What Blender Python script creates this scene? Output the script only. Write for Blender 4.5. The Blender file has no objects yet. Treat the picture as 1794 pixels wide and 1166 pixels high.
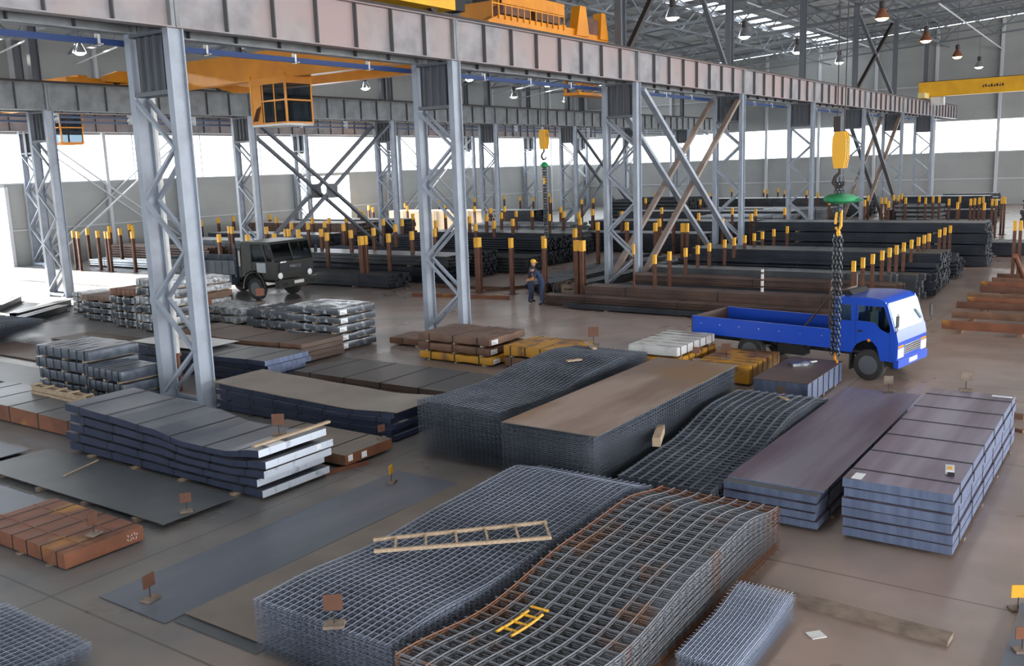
import bpy, math, random
from mathutils import Vector, Matrix
random.seed(7)
PI = math.pi
scene = bpy.context.scene
COL = scene.collection

# ---------------------------------------------------------------- camera, world, light, exposure
F_PX, YAW, PITCH, ROLL, CAM_H = 1634.0, math.radians(35.147), math.radians(10.097), math.radians(-1.966), 5.508
fw = Vector((math.cos(PITCH)*math.cos(YAW), math.cos(PITCH)*math.sin(YAW), -math.sin(PITCH)))
rt0 = fw.cross(Vector((0, 0, 1))).normalized()
up0 = rt0.cross(fw)
rt = rt0*math.cos(ROLL) + up0*math.sin(ROLL)
up = -rt0*math.sin(ROLL) + up0*math.cos(ROLL)
cam_data = bpy.data.cameras.new('camera')
cam_data.sensor_width = 36.0
cam_data.lens = F_PX/1794*36
cam_data.clip_end = 1000
cam = bpy.data.objects.new('camera', cam_data)
COL.objects.link(cam)
m = Matrix((rt, up, -fw)).transposed().to_4x4()
m.translation = Vector((0, 0, CAM_H))
cam.matrix_world = m
scene.camera = cam
CAMP = Vector((0, 0, CAM_H))

def at(px, py, v=0.0, ax=2):
    """the point of the plane axis[ax] = v that the photograph shows at pixel px, py"""
    d = fw + rt*((px-897)/F_PX) - up*((py-583)/F_PX)
    t = (v-CAMP[ax])/d[ax]
    return CAMP + d*t

world = bpy.data.worlds.new('daylight_sky')
scene.world = world
world.use_nodes = True
bg = world.node_tree.nodes['Background']
bg.inputs[0].default_value = (0.80, 0.90, 1.0, 1)
bg.inputs[1].default_value = 5.0

sl = bpy.data.lights.new('low_sun_through_gates', 'SUN'); sl.energy = 60.0; sl.color = (1.0, 0.95, 0.88); sl.angle = math.radians(1.5)
so = bpy.data.objects.new('low_sun_through_gates', sl); COL.objects.link(so)
so.rotation_euler = Vector((0.02, -1.0, -0.205)).to_track_quat('-Z', 'Y').to_euler(); so.location = (25, 90, 12)
# daylight comes in through the window bands, the roof lights and the open gates (built with the walls below)

scene.view_settings.view_transform = 'Standard'
scene.view_settings.look = 'None'
scene.view_settings.gamma = 1
scene.view_settings.exposure = 1.05
scene.view_settings.use_curve_mapping = False
cy = scene.cycles
cy.use_denoising = True
cy.max_bounces = 6; cy.diffuse_bounces = 3; cy.glossy_bounces = 3; cy.transmission_bounces = 4; cy.transparent_max_bounces = 8
cy.caustics_reflective = False; cy.caustics_refractive = False
cy.sample_clamp_indirect = 6.0
cy.use_adaptive_sampling = True; cy.adaptive_threshold = 0.02

# ---------------------------------------------------------------- materials
MATS = {}
def mat(name, col, rough=0.6, metal=0.0, col2=None, scale=2.0, detail=6.0, bump=0.0, contrast=(0.35, 0.65), spec=0.5,
        stripe=None, stretch=(1, 1, 1), rough2=None, space='Object', col3=None, scale3=0.5, contrast3=(0.55, 0.7)):
    if name in MATS: return MATS[name]
    mt = bpy.data.materials.new(name); mt.use_nodes = True
    nt = mt.node_tree; N = nt.nodes; L = nt.links
    b = N['Principled BSDF']
    b.inputs['Roughness'].default_value = rough
    b.inputs['Metallic'].default_value = metal
    b.inputs['Specular IOR Level'].default_value = spec
    b.inputs['Base Color'].default_value = (*col, 1)
    if col2 or stripe or bump or rough2 is not None or col3:
        tc = N.new('ShaderNodeTexCoord')
        mp = N.new('ShaderNodeMapping'); mp.inputs['Scale'].default_value = stretch
        L.new(tc.outputs[space], mp.inputs['Vector'])
        nz = N.new('ShaderNodeTexNoise'); nz.inputs['Scale'].default_value = scale; nz.inputs['Detail'].default_value = detail
        L.new(mp.outputs[0], nz.inputs['Vector'])
        rp = N.new('ShaderNodeMapRange'); rp.inputs['From Min'].default_value = contrast[0]; rp.inputs['From Max'].default_value = contrast[1]
        L.new(nz.outputs['Fac'], rp.inputs['Value'])
        last = None
        if col2:
            mx = N.new('ShaderNodeMix'); mx.data_type = 'RGBA'
            mx.inputs[6].default_value = (*col, 1); mx.inputs[7].default_value = (*col2, 1)
            L.new(rp.outputs[0], mx.inputs[0]); last = mx.outputs[2]
        if col3:
            n3 = N.new('ShaderNodeTexNoise'); n3.inputs['Scale'].default_value = scale3; n3.inputs['Detail'].default_value = 3
            L.new(tc.outputs[space], n3.inputs['Vector'])
            r3 = N.new('ShaderNodeMapRange'); r3.inputs['From Min'].default_value = contrast3[0]; r3.inputs['From Max'].default_value = contrast3[1]
            L.new(n3.outputs['Fac'], r3.inputs['Value'])
            m3 = N.new('ShaderNodeMix'); m3.data_type = 'RGBA'; L.new(r3.outputs[0], m3.inputs[0])
            if last: L.new(last, m3.inputs[6])
            else: m3.inputs[6].default_value = (*col, 1)
            m3.inputs[7].default_value = (*col3, 1); last = m3.outputs[2]
        if stripe:   # (axis, frequency, strength, colour)
            sp = N.new('ShaderNodeSeparateXYZ'); L.new(tc.outputs['Object'], sp.inputs[0])
            ml = N.new('ShaderNodeMath'); ml.operation = 'MULTIPLY'; ml.inputs[1].default_value = stripe[1]
            L.new(sp.outputs['XYZ'.index(stripe[0])], ml.inputs[0])
            fr = N.new('ShaderNodeMath'); fr.operation = 'FRACT'; L.new(ml.outputs[0], fr.inputs[0])
            lt = N.new('ShaderNodeMath'); lt.operation = 'LESS_THAN'; lt.inputs[1].default_value = 0.3
            L.new(fr.outputs[0], lt.inputs[0])
            ms = N.new('ShaderNodeMath'); ms.operation = 'MULTIPLY'; ms.inputs[1].default_value = stripe[2]
            L.new(lt.outputs[0], ms.inputs[0])
            m2 = N.new('ShaderNodeMix'); m2.data_type = 'RGBA'; L.new(ms.outputs[0], m2.inputs[0])
            if last: L.new(last, m2.inputs[6])
            else: m2.inputs[6].default_value = (*col, 1)
            m2.inputs[7].default_value = (*stripe[3], 1); last = m2.outputs[2]
        if last: L.new(last, b.inputs['Base Color'])
        if rough2 is not None:
            rr = N.new('ShaderNodeMapRange'); rr.inputs['To Min'].default_value = rough; rr.inputs['To Max'].default_value = rough2
            L.new(rp.outputs[0], rr.inputs['Value']); L.new(rr.outputs[0], b.inputs['Roughness'])
        if bump:
            bp = N.new('ShaderNodeBump'); bp.inputs['Strength'].default_value = bump; bp.inputs['Distance'].default_value = 0.02
            L.new(nz.outputs['Fac'], bp.inputs['Height']); L.new(bp.outputs[0], b.inputs['Normal'])
    MATS[name] = mt
    return mt

def emis(name, col, strength):
    mt = bpy.data.materials.new(name); mt.use_nodes = True
    b = mt.node_tree.nodes['Principled BSDF']
    b.inputs['Base Color'].default_value = (*col, 1)
    b.inputs['Emission Color'].default_value = (*col, 1); b.inputs['Emission Strength'].default_value = strength
    MATS[name] = mt
    return mt

def glass(name, tint=(0.8, 0.9, 0.9), rough=0.05):
    mt = bpy.data.materials.new(name); mt.use_nodes = True
    nt = mt.node_tree; N = nt.nodes; L = nt.links
    out = N['Material Output']; N.remove(N['Principled BSDF'])
    tr = N.new('ShaderNodeBsdfTransparent'); tr.inputs[0].default_value = (*tint, 1)
    gl = N.new('ShaderNodeBsdfGlossy'); gl.inputs['Roughness'].default_value = rough; gl.inputs[0].default_value = (.4, .42, .45, 1)
    mx = N.new('ShaderNodeMixShader'); mx.inputs[0].default_value = 0.16; L.new(tr.outputs[0], mx.inputs[1]); L.new(gl.outputs[0], mx.inputs[2])
    L.new(mx.outputs[0], out.inputs[0])
    MATS[name] = mt
    return mt

M_COLUMN = mat('grey_blue_column_paint', (0.33, 0.37, 0.43), 0.45, 0, (0.24, 0.265, 0.30), 1.3, contrast=(0.45, 0.75), bump=0.03)
M_GIRDER = mat('weathered_grey_primer', (0.30, 0.285, 0.295), 0.6, 0, (0.21, 0.20, 0.21), 1.6, contrast=(0.4, 0.65), bump=0.05, col3=(0.325, 0.25, 0.24), scale3=0.3, contrast3=(0.46, 0.62))
M_GIRDER2 = mat('grey_girder_paint', (0.24, 0.255, 0.265), 0.6, 0, (0.17, 0.18, 0.185), 1.6, contrast=(0.4, 0.65))
M_STIFF = mat('dark_grey_stiffener', (0.10, 0.10, 0.105), 0.6)
M_RAIL = mat('dark_rust_rail', (0.045, 0.035, 0.032), 0.6, 0.3)
M_DARKSTEEL = mat('dark_grey_steel', (0.12, 0.13, 0.145), 0.55)
M_LIGHTSTEEL = mat('light_grey_galvanised', (0.55, 0.57, 0.60), 0.4)
M_TRUSS = mat('grey_truss_paint', (0.16, 0.175, 0.19), 0.5)
M_RUSTBRACE = mat('brown_primer_brace', (0.21, 0.15, 0.12), 0.6, 0, (0.28, 0.22, 0.19), 2)
M_PANEL = mat('pale_grey_wall_panel', (0.37, 0.385, 0.375), 0.5, 0, (0.33, 0.34, 0.335), 0.4, stripe=('Z', 0.42, 0.12, (0.25, 0.26, 0.26)))
M_PANEL.node_tree.nodes  # horizontal cassette joints are drawn by the stripe
M_ROOF = mat('grey_roof_sheet', (0.19, 0.20, 0.205), 0.55, 0, (0.23, 0.235, 0.24), 0.5, stripe=('Y', 1.2, 0.5, (0.10, 0.105, 0.11)))
M_WIN = emis('daylit_window_sheet', (0.93, 0.97, 1.0), 2.6)
M_SKY = emis('daylit_roof_light', (0.88, 0.94, 1.0), 3.0)
M_WINR = emis('daylit_gate_and_window_sheet', (0.95, 0.97, 1.0), 6.5)
M_WINB = emis('daylit_rear_window_sheet', (0.85, 0.92, 1.0), 2.5)
M_OUT = mat('bright_concrete_yard', (0.75, 0.76, 0.78), 0.8)
M_CRANE = mat('orange_crane_paint', (0.72, 0.27, 0.008), 0.45, 0, (0.60, 0.21, 0.008), 1.0)
M_CRANEY = mat('yellow_crane_paint', (0.85, 0.45, 0.015), 0.45, 0, (0.72, 0.36, 0.012), 1.0)
M_BLACK = mat('black_rubber', (0.012, 0.012, 0.014), 0.7)
M_BLUERAIL = mat('blue_busbar', (0.008, 0.035, 0.14), 0.6)
M_POST = mat('rust_brown_post', (0.085, 0.034, 0.018), 0.7, 0, (0.14, 0.06, 0.035), 2.5)
M_CAP = mat('yellow_cap_paint', (0.80, 0.42, 0.02), 0.5, 0, (0.66, 0.32, 0.02), 3)
M_MESH = mat('grey_blue_rebar', (0.235, 0.265, 0.33), 0.45, 0.3, (0.165, 0.19, 0.24), 1.2, contrast=(0.4, 0.7))
M_MESHR = mat('rust_speckled_rebar', (0.21, 0.22, 0.24), 0.45, 0.3, (0.26, 0.15, 0.10), 2.2, contrast=(0.56, 0.70))
M_MESHRUST = mat('rusty_rebar', (0.26, 0.115, 0.06), 0.6, 0.2)
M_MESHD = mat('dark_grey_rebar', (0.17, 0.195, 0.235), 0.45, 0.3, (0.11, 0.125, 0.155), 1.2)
M_NAVY = mat('dark_navy_steel_pack', (0.016, 0.024, 0.055), 0.55, 0.2, (0.028, 0.038, 0.075), 3, stripe=('Z', 38, 0.35, (0.012, 0.018, 0.035)))
M_NAVYTOP = mat('blue_sheet_top_painted_shine', (0.085, 0.095, 0.125), 0.38, 0.35, (0.15, 0.155, 0.175), 0.7, contrast=(0.45, 0.65))  # lighter patches paint a whitish shine into the sheet colour
M_LITEND = mat('painted_side_light_end', (0.66, 0.72, 0.80), 0.4, 0.2, (0.40, 0.44, 0.52), 5, contrast=(0.58, 0.7))  # light falling on the pack ends is painted in as a pale colour
M_EDGE = mat('blue_grey_sheet_edges', (0.20, 0.25, 0.38), 0.42, 0.4, (0.13, 0.165, 0.26), 3.0, stretch=(3, 3, 0.4), stripe=('Z', 55, 0.45, (0.06, 0.08, 0.14)))
M_PURPLE = mat('violet_grey_sheet_top', (0.16, 0.115, 0.155), 0.34, 0.3, (0.31, 0.28, 0.35), 1.1, stretch=(0.15, 1.6, 1), contrast=(0.4, 0.62))
M_TAN = mat('tan_brown_sheet', (0.25, 0.165, 0.125), 0.42, 0.2, (0.42, 0.32, 0.26), 0.8, stretch=(0.35, 1.3, 1), contrast=(0.4, 0.6), col3=(0.28, 0.16, 0.07), scale3=0.35)
M_TANG = mat('tan_grey_sheet', (0.25, 0.205, 0.17), 0.45, 0.2, (0.19, 0.16, 0.135), 1.2)
M_SHEET = mat('dark_grey_sheet', (0.095, 0.102, 0.108), 0.42, 0.3, (0.13, 0.135, 0.14), 1.0, contrast=(0.4, 0.7))
M_SHEETB = mat('blue_grey_sheet', (0.13, 0.145, 0.18), 0.42, 0.3, (0.19, 0.20, 0.235), 0.8, stretch=(0.3, 1.5, 1), contrast=(0.4, 0.7))
M_SHEETBR = mat('brown_sheet', (0.11, 0.072, 0.055), 0.5, 0.2, (0.15, 0.105, 0.085), 1.0)
M_STRAP = mat('black_steel_strap', (0.010, 0.011, 0.016), 0.5)
M_COPPER = mat('red_brown_rust', (0.23, 0.085, 0.042), 0.6, 0.1, (0.15, 0.055, 0.028), 1.8, col3=(0.45, 0.20, 0.03), scale3=0.9, contrast3=(0.6, 0.72))
M_BROWNP = mat('dark_rust_pack', (0.115, 0.055, 0.032), 0.6, 0, (0.20, 0.105, 0.06), 2.2)
M_BROWNTOP = mat('brown_wrapped_top', (0.20, 0.115, 0.075), 0.6, 0, (0.13, 0.07, 0.045), 1.6)
M_YELLOWP = mat('ochre_rust_pack', (0.52, 0.25, 0.02), 0.55, 0, (0.20, 0.09, 0.03), 1.8, contrast=(0.5, 0.62))
M_WRAP = mat('creased_grey_film_painted_glints', (0.085, 0.095, 0.11), 0.25, 0.15, (0.42, 0.44, 0.46), 4.0, contrast=(0.52, 0.66), bump=1.0)  # pale patches are highlights on the film, painted into its colour
M_WRAPL = mat('pale_creased_film', (0.60, 0.62, 0.63), 0.3, 0.1, (0.22, 0.23, 0.24), 6.0, contrast=(0.42, 0.6), bump=1.0)
M_FOIL = mat('dark_slate_film', (0.06, 0.075, 0.10), 0.35, 0.2, (0.11, 0.13, 0.16), 4.0, bump=0.5)
M_WHITE = mat('white_painted_sheet', (0.70, 0.70, 0.68), 0.45, 0, (0.42, 0.38, 0.34), 1.6, contrast=(0.5, 0.7))
M_LABEL = mat('white_paper_label', (0.80, 0.82, 0.84), 0.6)
M_WOOD = mat('pale_timber', (0.48, 0.36, 0.24), 0.7, 0, (0.34, 0.24, 0.16), 6, stretch=(1, 6, 6))
M_WOODG = mat('dirty_grey_timber', (0.25, 0.19, 0.145), 0.75, 0, (0.15, 0.11, 0.085), 5)
M_INK = mat('dark_ink', (0.02, 0.02, 0.025), 0.6)
M_BLUE = mat('bright_blue_truck_paint', (0.012, 0.072, 0.50), 0.28, 0, spec=0.5)
M_BLUED = mat('worn_blue_bed_paint', (0.012, 0.035, 0.16), 0.5, 0, (0.03, 0.05, 0.12), 3)
M_KGREEN = mat('dark_olive_truck_paint', (0.014, 0.017, 0.013), 0.35, 0, (0.024, 0.026, 0.021), 3)
M_KBLUE = mat('faded_slate_bed_paint', (0.055, 0.075, 0.105), 0.5, 0, (0.035, 0.045, 0.06), 3)
M_CHROME = mat('bright_metal', (0.7, 0.72, 0.75), 0.2, 0.9)
M_LAMP = mat('clear_lamp_lens', (0.85, 0.86, 0.88), 0.15)
M_AMBER = mat('amber_lens', (0.75, 0.28, 0.01), 0.2)
M_TYRE = mat('dusty_tyre_rubber', (0.022, 0.022, 0.024), 0.8, 0, (0.035, 0.034, 0.033), 8)
M_RIM = mat('grey_wheel_rim', (0.10, 0.108, 0.12), 0.5)
M_GLASS = glass('window_glass')
M_DGLASS = glass('dark_cab_glass', (0.30, 0.36, 0.40))
M_CHAIN = mat('oiled_chain_steel', (0.05, 0.055, 0.06), 0.35, 0.7)
M_HOOKY = mat('yellow_hook_paint', (0.80, 0.40, 0.02), 0.45)
M_GREEN = mat('green_magnet_paint', (0.02, 0.30, 0.11), 0.45, 0, (0.03, 0.20, 0.08), 5)
M_SKIN = mat('skin', (0.45, 0.26, 0.18), 0.55)
M_NAVYC = mat('navy_work_cloth', (0.018, 0.026, 0.06), 0.85, 0, (0.03, 0.04, 0.08), 6)
M_BLUEC = mat('blue_overall_cloth', (0.022, 0.035, 0.085), 0.85)
M_ORANGEC = mat('orange_cloth', (0.62, 0.25, 0.05), 0.8)
M_HAIR = mat('dark_hair', (0.015, 0.012, 0.01), 0.7)
M_REBAR = mat('blue_black_bars', (0.035, 0.042, 0.055), 0.4, 0.5, (0.075, 0.085, 0.10), 3.0, stretch=(4, 0.2, 4))
M_PROFD = mat('blue_black_profiles', (0.020, 0.025, 0.035), 0.42, 0.4, (0.035, 0.04, 0.052), 1.2, stretch=(1, 0.3, 1))
M_PROFG = mat('slate_grey_profiles', (0.075, 0.08, 0.088), 0.4, 0.4, (0.045, 0.05, 0.056), 1.2, stretch=(1, 0.3, 1))
M_PROFB = mat('rusty_brown_profiles', (0.115, 0.065, 0.047), 0.55, 0.2, (0.065, 0.038, 0.03), 1.2, stretch=(1, 0.3, 1))
M_PROFL = mat('silver_grey_profiles', (0.40, 0.42, 0.45), 0.3, 0.5, (0.24, 0.26, 0.28), 1.5, stretch=(1, 0.2, 1))
M_PROFH = mat('painted_hollow_shade', (0.006, 0.006, 0.008), 0.9)  # dark quads on solid profile ends paint the shade of open hollows

def floor_material():
    mt = bpy.data.materials.new('dusty_polished_concrete'); mt.use_nodes = True
    nt = mt.node_tree; N = nt.nodes; L = nt.links; b = N['Principled BSDF']
    tc = N.new('ShaderNodeTexCoord')
    def noise(s, d=6, dist=0.0):
        n = N.new('ShaderNodeTexNoise'); n.inputs['Scale'].default_value = s; n.inputs['Detail'].default_value = d
        n.inputs['Distortion'].default_value = dist; L.new(tc.outputs['Object'], n.inputs['Vector']); return n.outputs['Fac']
    def mr(v, a, c, ta=0.0, tb=1.0):
        r = N.new('ShaderNodeMapRange'); r.inputs[1].default_value = a; r.inputs[2].default_value = c
        r.inputs[3].default_value = ta; r.inputs[4].default_value = tb; L.new(v, r.inputs[0]); return r.outputs[0]
    def mix(f, a, c):
        x = N.new('ShaderNodeMix'); x.data_type = 'RGBA'
        if isinstance(f, float): x.inputs[0].default_value = f
        else: L.new(f, x.inputs[0])
        for i, q in ((6, a), (7, c)):
            if isinstance(q, tuple): x.inputs[i].default_value = (*q, 1)
            else: L.new(q, x.inputs[i])
        return x.outputs[2]
    def mth(op, a, c):
        x = N.new('ShaderNodeMath'); x.operation = op; x.use_clamp = op in ('ADD', 'MULTIPLY')
        for i, q in ((0, a), (1, c)):
            if isinstance(q, (int, float)): x.inputs[i].default_value = q
            else: L.new(q, x.inputs[i])
        return x.outputs[0]
    sp = N.new('ShaderNodeSeparateXYZ'); L.new(tc.outputs['Object'], sp.inputs[0])
    # rust dust lies thick in the working aisle of the right bay, thin on the left
    dust = mr(sp.outputs[1], 13.0, 5.0, 0.0, 1.0)
    far = mr(sp.outputs[0], 16.0, 24.0, 0.0, 1.0)
    mask = mth('MAXIMUM', dust, mth('MULTIPLY', far, mr(sp.outputs[1], 34.0, 24.0, 0.0, 1.0)))
    mask = mth('MULTIPLY', mask, mr(noise(0.35), 0.25, 0.55, 0.45, 1.0))
    base = mix(mr(noise(1.1), 0.35, 0.65), (0.125, 0.127, 0.132), (0.185, 0.172, 0.158))
    dusty = mix(mr(noise(0.8), 0.35, 0.65), (0.36, 0.265, 0.22), (0.27, 0.195, 0.16))
    c = mix(mask, base, dusty)
    c = mix(mr(noise(0.22, 4, 0.0), 0.55, 0.70, 0.0, 0.55), c, (0.15, 0.12, 0.10))
    # cast slab joints every 6 m
    def joint(o):
        f = mth('FRACT', mth('DIVIDE', o, 6.0), 0.0)
        return mth('LESS_THAN', f, 0.006)
    j = mth('MAXIMUM', joint(sp.outputs[0]), joint(sp.outputs[1]))
    c = mix(mth('MULTIPLY', j, 0.6), c, (0.04, 0.035, 0.03))
    L.new(c, b.inputs['Base Color'])
    L.new(mr(noise(0.5, 3), 0.3, 0.7, 0.25, 0.40), b.inputs['Roughness'])
    b.inputs['Specular IOR Level'].default_value = 0.5
    bp = N.new('ShaderNodeBump'); bp.inputs['Strength'].default_value = 0.06; bp.inputs['Distance'].default_value = 0.01
    L.new(noise(5.0), bp.inputs['Height']); L.new(bp.outputs[0], b.inputs['Normal'])
    return mt
M_FLOOR = floor_material()

# ---------------------------------------------------------------- mesh helpers
class MB:
    def __init__(s): s.v = []; s.f = []; s.mi = []
    def quad(s, pts, mi=0):
        n = len(s.v); s.v += [tuple(p) for p in pts]; s.f.append(tuple(range(n, n+len(pts)))); s.mi.append(mi)
    def box(s, x0, x1, y0, y1, z0, z1, mi=0, top=None):
        n = len(s.v)
        s.v += [(x0, y0, z0), (x1, y0, z0), (x1, y1, z0), (x0, y1, z0), (x0, y0, z1), (x1, y0, z1), (x1, y1, z1), (x0, y1, z1)]
        for k, q in enumerate(((0, 3, 2, 1), (4, 5, 6, 7), (0, 1, 5, 4), (1, 2, 6, 5), (2, 3, 7, 6), (3, 0, 4, 7))):
            s.f.append(tuple(n+i for i in q)); s.mi.append(top if (k == 1 and top is not None) else mi)
        return s
    def bar(s, p, q, w, h, mi=0, ref=(0, 0, 1)):
        p = Vector(p); q = Vector(q); d = (q-p).normalized(); r = Vector(ref)
        if abs(d.dot(r)) > 0.98: r = Vector((1, 0, 0))
        a = d.cross(r).normalized()*(w/2); b = a.cross(d).normalized()*(h/2)
        n = len(s.v)
        for c in (p, q):
            for i, j in ((-1, -1), (1, -1), (1, 1), (-1, 1)): s.v.append(tuple(c+a*i+b*j))
        for k in range(4): s.f.append((n+k, n+(k+1) % 4, n+4+(k+1) % 4, n+4+k)); s.mi.append(mi)
        s.f.append((n+3, n+2, n+1, n)); s.f.append((n+4, n+5, n+6, n+7)); s.mi += [mi, mi]
        return s
    def tube(s, pts, r, n=6, mi=0, caps=True, radii=None, closed=False):
        pts = [Vector(p) for p in pts]; base = len(s.v); K = len(pts)
        prev = None
        for i, p in enumerate(pts):
            if closed: d = (pts[(i+1) % K]-pts[i-1]).normalized()
            else: d = (pts[min(i+1, K-1)]-pts[max(i-1, 0)]).normalized()
            if prev is None:
                ref = Vector((0, 0, 1)) if abs(d.z) < 0.9 else Vector((1, 0, 0))
                a = d.cross(ref).normalized()
            else: a = (prev-d*prev.dot(d)).normalized()
            prev = a; b = d.cross(a)
            rr = radii[i] if radii else r
            for k in range(n):
                t = 2*PI*k/n; s.v.append(tuple(p+a*(rr*math.cos(t))+b*(rr*math.sin(t))))
        for i in range(K if closed else K-1):
            j = (i+1) % K
            for k in range(n):
                s.f.append((base+i*n+k, base+i*n+(k+1) % n, base+j*n+(k+1) % n, base+j*n+k)); s.mi.append(mi)
        if caps and not closed:
            s.f.append(tuple(base+k for k in reversed(range(n)))); s.f.append(tuple(base+(K-1)*n+k for k in range(n))); s.mi += [mi, mi]
        return s
    def lathe(s, prof, c=(0, 0, 0), axis='z', n=20, mi=0):
        base = len(s.v); c = Vector(c)
        for r, h in prof:
            for k in range(n):
                t = 2*PI*k/n; a, b = r*math.cos(t), r*math.sin(t)
                o = {'z': (a, b, h), 'y': (a, h, b), 'x': (h, a, b)}[axis]
                s.v.append(tuple(c+Vector(o)))
        for i in range(len(prof)-1):
            for k in range(n):
                s.f.append((base+i*n+k, base+i*n+(k+1) % n, base+(i+1)*n+(k+1) % n, base+(i+1)*n+k)); s.mi.append(mi)
        s.f.append(tuple(base+k for k in reversed(range(n)))); s.f.append(tuple(base+(len(prof)-1)*n+k for k in range(n))); s.mi += [mi, mi]
        return s
    def prism(s, poly, a0, a1, plane='xz', mi=0):
        """polygon in a plane, extruded along the third axis from a0 to a1"""
        def P(u, v, w): return {'xz': (u, w, v), 'yz': (w, u, v), 'xy': (u, v, w)}[plane]
        n = len(s.v); K = len(poly)
        s.v += [P(u, v, a0) for u, v in poly]+[P(u, v, a1) for u, v in poly]
        for i in range(K): s.f.append((n+i, n+(i+1) % K, n+K+(i+1) % K, n+K+i)); s.mi.append(mi)
        s.f.append(tuple(n+i for i in reversed(range(K)))); s.f.append(tuple(n+K+i for i in range(K))); s.mi += [mi, mi]
        return s
    def ibeam(s, p, q, h, w, t=0.03, ref=(0, 0, 1), mi=0):
        """I section; h along ref, w across"""
        p = Vector(p); q = Vector(q); d = (q-p).normalized(); r = Vector(ref)
        b = (r-d*r.dot(d)).normalized()
        s.bar(p+b*(h/2-t/2), q+b*(h/2-t/2), w, t, mi, ref); s.bar(p-b*(h/2-t/2), q-b*(h/2-t/2), w, t, mi, ref)
        s.bar(p, q, t*0.8, h-2*t, mi, ref)
        return s
    def slab(s, L, W, zb, zt, n=24, mi=0, mtop=None, mend=None, x0=0.0, y0=0.0):
        """a bent plate: length along x, zb(t) and zt(t) give its under- and upper side"""
        base = len(s.v)
        for i in range(n+1):
            t = i/n; x = x0+L*t
            s.v += [(x, y0, zb(t)), (x, y0+W, zb(t)), (x, y0+W, zt(t)), (x, y0, zt(t))]
        for i in range(n):
            a = base+4*i; b = a+4
            for k in range(4):
                s.f.append((a+k, b+k, b+(k+1) % 4, a+(k+1) % 4)); s.mi.append(mtop if (k == 2 and mtop is not None) else mi)
        e = mend if mend is not None else mi
        s.f.append((base, base+1, base+2, base+3)); s.f.append((base+4*n+3, base+4*n+2, base+4*n+1, base+4*n)); s.mi += [e, e]
        return s
    def mesh(s, name, mats, smooth=False):
        me = bpy.data.meshes.new(name); me.from_pydata(s.v, [], s.f)
        for q in (mats if isinstance(mats, (list, tuple)) else [mats]): me.materials.append(q)
        me.polygons.foreach_set('material_index', s.mi)
        if smooth:
            me.polygons.foreach_set('use_smooth', [True]*len(s.f)); me.set_sharp_from_angle(angle=math.radians(35))
        me.update()
        return me
    def build(s, name, mats, parent=None, smooth=False):
        o = bpy.data.objects.new(name, s.mesh(name, mats, smooth)); COL.objects.link(o)
        if parent: o.parent = parent
        return o

def tag(o, label, cat=None, group=None):
    o['label'] = label
    if cat: o['category'] = cat
    if group: o['group'] = group
    return o
def struct(o): o['kind'] = 'structure'; return o
def thing(name, label, cat, loc=(0, 0, 0), rz=0.0, group=None):
    o = bpy.data.objects.new(name, None); COL.objects.link(o); o.empty_display_size = 0.2
    o.location = loc; o.rotation_euler = (0, 0, rz)
    return tag(o, label, cat, group)
def copy_thing(src, loc=None, rz=None, label=None, group=None, scale=None):
    c = src.copy(); COL.objects.link(c)
    def kids(a, b):
        for ch in list(a.children):
            d = ch.copy(); COL.objects.link(d); d.parent = b; kids(ch, d)
    kids(src, c)
    if loc is not None: c.location = loc
    if rz is not None: c.rotation_euler = (0, 0, rz)
    if scale is not None: c.scale = scale
    if label: c['label'] = label
    if group: c['group'] = group
    return c
def lut(pts):
    """smooth interpolation through (t, value) points"""
    def f(t):
        if t <= pts[0][0]: return pts[0][1]
        for (a, u), (b, v) in zip(pts, pts[1:]):
            if t <= b:
                s_ = (t-a)/(b-a); s_ = s_*s_*(3-2*s_); return u+(v-u)*s_
        return pts[-1][1]
    return f
ORD = ['', 'first', 'second', 'third', 'fourth', 'fifth', 'sixth', 'seventh', 'eighth', 'ninth', 'tenth', 'eleventh', 'twelfth',
       'thirteenth', 'fourteenth', 'fifteenth', 'sixteenth', 'seventeenth', 'eighteenth', 'nineteenth', 'twentieth']
def nth(i):
    if i <= 20: return ORD[i]
    t = {2: 'twenty', 3: 'thirty', 4: 'forty', 5: 'fifty'}[i//10]
    return t+('-'+ORD[i % 10] if i % 10 else 'th')
# ================================================================ the hall
X_END, Y_SIDE, Y_RIGHT, X_BACK = 108.3, 63.5, -25.0, -25.0
def deck(y):
    pts = [(-25, 17.2), (7, 19.2), (19.4, 18.4), (44.2, 16.9), (63.5, 15.2)]
    for (a, u), (b, v) in zip(pts, pts[1:]):
        if y <= b: return u+(v-u)*(y-a)/(b-a)
    return pts[-1][1]

mb = MB(); mb.box(X_BACK, X_END, Y_RIGHT, Y_SIDE, -0.3, 0.0)
struct(mb.build('floor', M_FLOOR))
mb = MB(); mb.box(-40, 110, Y_SIDE+0.16, 150, -0.3, -0.02)
struct(mb.build('ground', M_OUT))

# side wall with two open gates and a window band
mb = MB()
G1, G2 = (18.0, 32.1), (58.3, 64.4)
Z0, Z1 = 5.55, 8.75
for a, b in ((X_BACK, G1[0]), (G1[1], G2[0]), (G2[1], X_END)): mb.box(a, b, Y_SIDE, Y_SIDE+0.15, 0, Z0)
for a, b in (G1, G2): mb.box(a, b, Y_SIDE, Y_SIDE+0.15, 5.25, Z0)
mb.box(X_BACK, X_END, Y_SIDE, Y_SIDE+0.15, Z1, 15.1)
struct(mb.build('wall_left', M_PANEL))
mb = MB(); mb.box(X_BACK, X_END, Y_SIDE+0.04, Y_SIDE+0.10, Z0, Z1)
w1 = struct(mb.build('window_1', M_WIN))
mb = MB()
for x in range(-24, 108, 6): mb.box(x-.04, x+.04, Y_SIDE-.03, Y_SIDE+.04, Z0, Z1)
mb.box(X_BACK, X_END, Y_SIDE-.06, Y_SIDE+.04, Z0-.08, Z0)
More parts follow.
